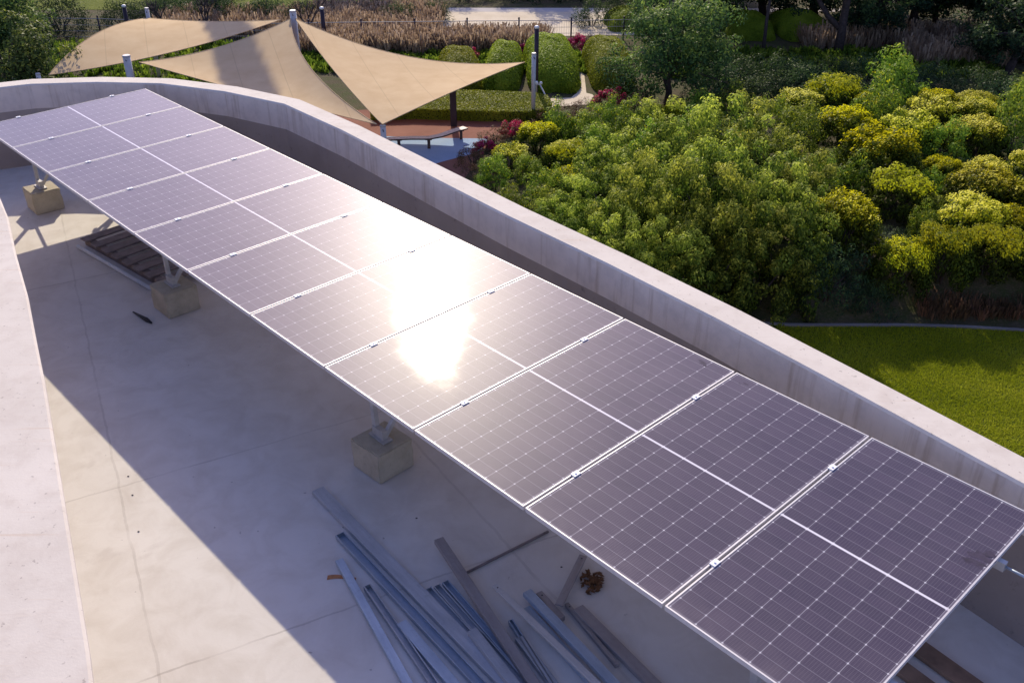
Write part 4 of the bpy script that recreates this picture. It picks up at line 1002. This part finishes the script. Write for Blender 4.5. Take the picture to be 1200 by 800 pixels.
for i, (x, y, wd) in enumerate(((-30, 57.5, 3.4), (-27.5, 60.5, 3.4), (-24, 61.5, 3.2), (-21.5, 62.5, 3.0), (-18.6, 62.8, 3.4), (-15.4, 62.5, 3.2), (-13.2, 61.8, 2.6), (-7.0, 61.6, 2.2), (-4.9, 63.6, 2.2), (5.0, 62.3, 2.6), (7.2, 63.8, 2.8), (10.4, 63.6, 3.0)) + ((-3.5, 70.2, 3.4), (-.6, 70.6, 3.4), (2.2, 70.3, 3.4), (5.2, 70.8, 3.4), (-6.6, 70.8, 3.2))):
    shrub('d', x, y, wd, ('dark far shrub, %s from the left behind the fence' % ORD[i]) if i < NF else 'dark shrub in the far hedge row across the sand yard, %s from left' % ORD[[1, 2, 3, 4, 0][i - NF]], 'dark shrubs behind the fence', 1.2, GZ)

# ------------------------------------------------------------------ shade sails
def G(x, y, h): return Vector((x, y, GZ + h))
def sail(name, A, B, C, oAB, oBC, oCA, label, sag=.15, n=22):
    bm = bmesh.new(); A, B, C = Vector(A), Vector(B), Vector(C); oAB, oBC, oCA = Vector(oAB), Vector(oBC), Vector(oCA)
    idx = {}
    for i in range(n + 1):
        for j in range(n + 1 - i):
            a, b = i / n, j / n; c = 1 - a - b
            p = A * a + B * b + C * c + 4 * a * b * oAB + 4 * b * c * oBC + 4 * c * a * oCA - Vector((0, 0, 27 * a * b * c * sag))
            idx[i, j] = bm.verts.new(p)
    for i in range(n):
        for j in range(n - i):
            bm.faces.new((idx[i, j], idx[i + 1, j], idx[i, j + 1])).smooth = True
            if j < n - i - 1: bm.faces.new((idx[i + 1, j], idx[i + 1, j + 1], idx[i, j + 1])).smooth = True
    bmesh.ops.recalc_face_normals(bm, faces=bm.faces)
    root = empty(name, label=label, cat='shade sail', group='beige shade sails')
    hem_edges = [[idx[i, 0].co.copy() for i in range(n + 1)], [idx[0, j].co.copy() for j in range(n + 1)], [idx[i, n - i].co.copy() for i in range(n + 1)]]
    obj('canopy', bm, M['cloth'], root)
    bm = bmesh.new()
    for e_ in hem_edges: tube(bm, e_, [.018] * len(e_), 5)
    obj('hem', bm, M['cloth'], root)
    return root
sail('shade_sail', G(-20.07, 41.96, 2.6), G(-18.2, 50.0, 3.2), G(-10.75, 46.32, 3.95), (-.25, .2, .45), (0, 0, -.12), (0, 0, -.28), 'left beige shade sail, the farthest of the three, with a soft shadow', .1)
sail('shade_sail', G(-16.4, 42.9, 2.9), G(-10.28, 46.3, 4.0), G(-5.2, 36.25, 2.3), (0, 0, -.33), (-.78, 0, -.1), (.1, 0, -.1), 'middle beige shade sail behind the parapet, a blue-grey shadow across it', .12)
sail('shade_sail', G(-10.05, 46.3, 4.0), G(.57, 43.47, 2.75), G(-4.98, 36.22, 2.3), (0, 0, -.75), (0, .1, .05), (-.10, 0, -.1), 'right beige shade sail pointing to the pale post by the hedges', .12)
def post(x, y, h, r, label, lean=(0, 0)):
    root = empty('sail_post', (x, y, GZ), label=label, cat='post', group='posts of the shade sails')
    bm = bmesh.new(); tube(bm, [(0, 0, -.1), (lean[0], lean[1], h)], [r, r], 12); obj('shaft', bm, M['post'], root)
    bm = bmesh.new(); box(bm, -.17, .17, -.17, .17, .028, .05); obj('base_plate', bm, M['post'], root)
    bm = bmesh.new(); tube(bm, [(lean[0], lean[1], h + .002), (lean[0], lean[1], h + .05)], [r * 1.15, r * .9], 12); obj('cap', bm, M['post'], root)
    bm = bmesh.new(); tube(bm, [(lean[0], lean[1] - r, h - .12), (lean[0] + .05, lean[1] - .22, h - .16)], [.02, .015], 6); obj('shackle', bm, M['dark'], root)
post(.98, 43.89, 3.0, .10, 'pale grey sail post at the tip of the right sail, beside the dark lamp column')
post(-10.19, 46.55, 4.3, .15, 'tallest pale sail post where all three sails meet', (.02, -.1))
post(-18.31, 50.26, 3.6, .10, 'pale sail post at the back corner of the left sail')
post(-17.0, 43.13, 3.1, .17, 'stout pale sail post between left and middle sails, just over the parapet')
post(-4.98, 36.35, 2.2, .11, 'pale sail post under the low corner where two sails meet by the parapet')
post(-20.4, 41.7, 2.7, .10, 'pale sail post at the left tip of the left sail by the dark tree')
def lamp(x, y, h, r, label):
    root = empty('garden_lamp', (x, y, GZ), label=label, cat='garden lamp', group='dark garden lamps')
    bm = bmesh.new(); tube(bm, [(0, 0, -.1), (0, 0, h)], [r, r], 12); obj('column', bm, M['dark'], root)
    bm = bmesh.new(); tube(bm, [(0, 0, h + .002), (0, 0, h + .10), (0, 0, h + .13)], [r * 1.05, r * 1.05, r * .5], 12); obj('lens', bm, M['lens'], root)
lamp(1.19, 47.62, 3.25, .11, 'tall dark lamp column with white cap beside the pale sail post')
lamp(-22.5, 58.2, 2.0, .12, 'dark lamp column with white cap above the left sail')
lamp(-10.85, 57.2, 2.1, .12, 'dark lamp column with white cap right of the tallest sail post')
root = empty('dark_post', (-2.65, 43.0, GZ), label='short thick dark post on the paving beneath the right sail', cat='post')
bm = bmesh.new(); box(bm, -.14, .14, -.14, .14, -.1, 1.75); bevel(bm, .015, 1); obj('shaft', bm, M['dark'], root)
bm = bmesh.new(); box(bm, -.17, .17, -.17, .17, 1.752, 1.80); obj('cap', bm, M['dark'], root)
# handrail and two low globe lights by the lamp
root = empty('handrail', (1.45, 46.1, GZ), label='low bent grey handrail by the path below the lamp column', cat='handrail')
bm = bmesh.new(); tube(bm, [(-.25, 1.0, -.05), (-.25, .95, .72), (-.1, .6, .82), (.25, -.3, .35), (.3, -.5, -.05)], [.035] * 5, 8); obj('rail', bm, M['post'], root)
bm = bmesh.new(); sphere(bm, (-.25, .95, .80), .085); obj('knob', bm, M['lens'], root, True)
bm = bmesh.new(); sphere(bm, (-.05, .55, .90), .075); obj('knob', bm, M['lens'], root, True)

# curved bench on the playground
bench = empty('curved_bench', (-3.6, 39.9, GZ), label='long curved slatted bench on dark legs across the blue paving', cat='bench')
bp = [(-3.2, -.55), (-2.4, -.30), (-1.56, -.06), (-.8, .05), (.03, .05), (.55, .35), (1.05, .95), (1.56, 1.40)]
bp = [(p.x, p.y) for p in resample(bp, 22)]
bw = .17
bm = bmesh.new(); l_ = offset(bp, bw); r_ = offset(bp, -bw)
strip(bm, [z_(r_, .44), z_(r_, .50), z_(l_, .50), z_(l_, .44), z_(r_, .44)], [1, 0, 1, 1]); bmesh.ops.recalc_face_normals(bm, faces=bm.faces)
obj('seat', bm, [M['benchtop'], M['wood']], bench)
for i in (1, 8, 13, 20):
    bm = bmesh.new(); x, y = bp[i]; box(bm, x - .06, x + .06, y - .06, y + .06, .01, .438); box(bm, x - .14, x + .14, y - .1, y + .1, .40, .437); obj('leg', bm, M['wood'], bench)

# wire fence
fence = empty('wire_fence', (0, 0, 0), label='long low wire fence on thin dark posts before the dry grass', cat='fence')
FP = [(-34, 59.4), (-30.8, 59.3), (-27.6, 59.15), (-24.5, 59.0), (-21.3, 58.5), (-18.2, 58.1), (-15.0, 57.72), (-11.84, 57.92), (-8.81, 58.12), (-5.69, 58.22), (-2.63, 58.4), (.41, 58.5), (3.49, 58.53), (6.6, 58.73), (9.17, 58.94), (12.4, 59.1)]
for x, y in FP:
    bm = bmesh.new(); tube(bm, [(x, y, GZ - .1), (x, y, GZ + 1.28)], [.05, .05], 8); sphere(bm, (x, y, GZ + 1.31), .06, 8); f_ = obj('post', bm, M['dark'], fence)
bm = bmesh.new()
for h in (.12, .45, .8, 1.18): tube(bm, [(x, y - .05, GZ + h) for x, y in FP], [.013 if h < 1 else .022] * len(FP), 4)
for (ax, ay), (bx, by) in zip(FP, FP[1:]):
    for k in range(1, 22):
        s = k / 22; x, y = ax + (bx - ax) * s, ay + (by - ay) * s - .05
        tube(bm, [(x, y, GZ + .12), (x, y, GZ + 1.18)], [.006, .006], 3, False)
obj('mesh_panel', bm, M['wire'], fence)
tag(slim, 'unseen leaning tree added and shaped to shadow the sails', 'tree'); slim.location = (-18.4, 77.0, GZ)
# unused prototypes would sit at the world origin: drop them
for k, lst in POOL.items():
    for src in lst:
        if src.name not in USED:
            for c in kids(src): bpy.data.objects.remove(c)
            bpy.data.objects.remove(src)
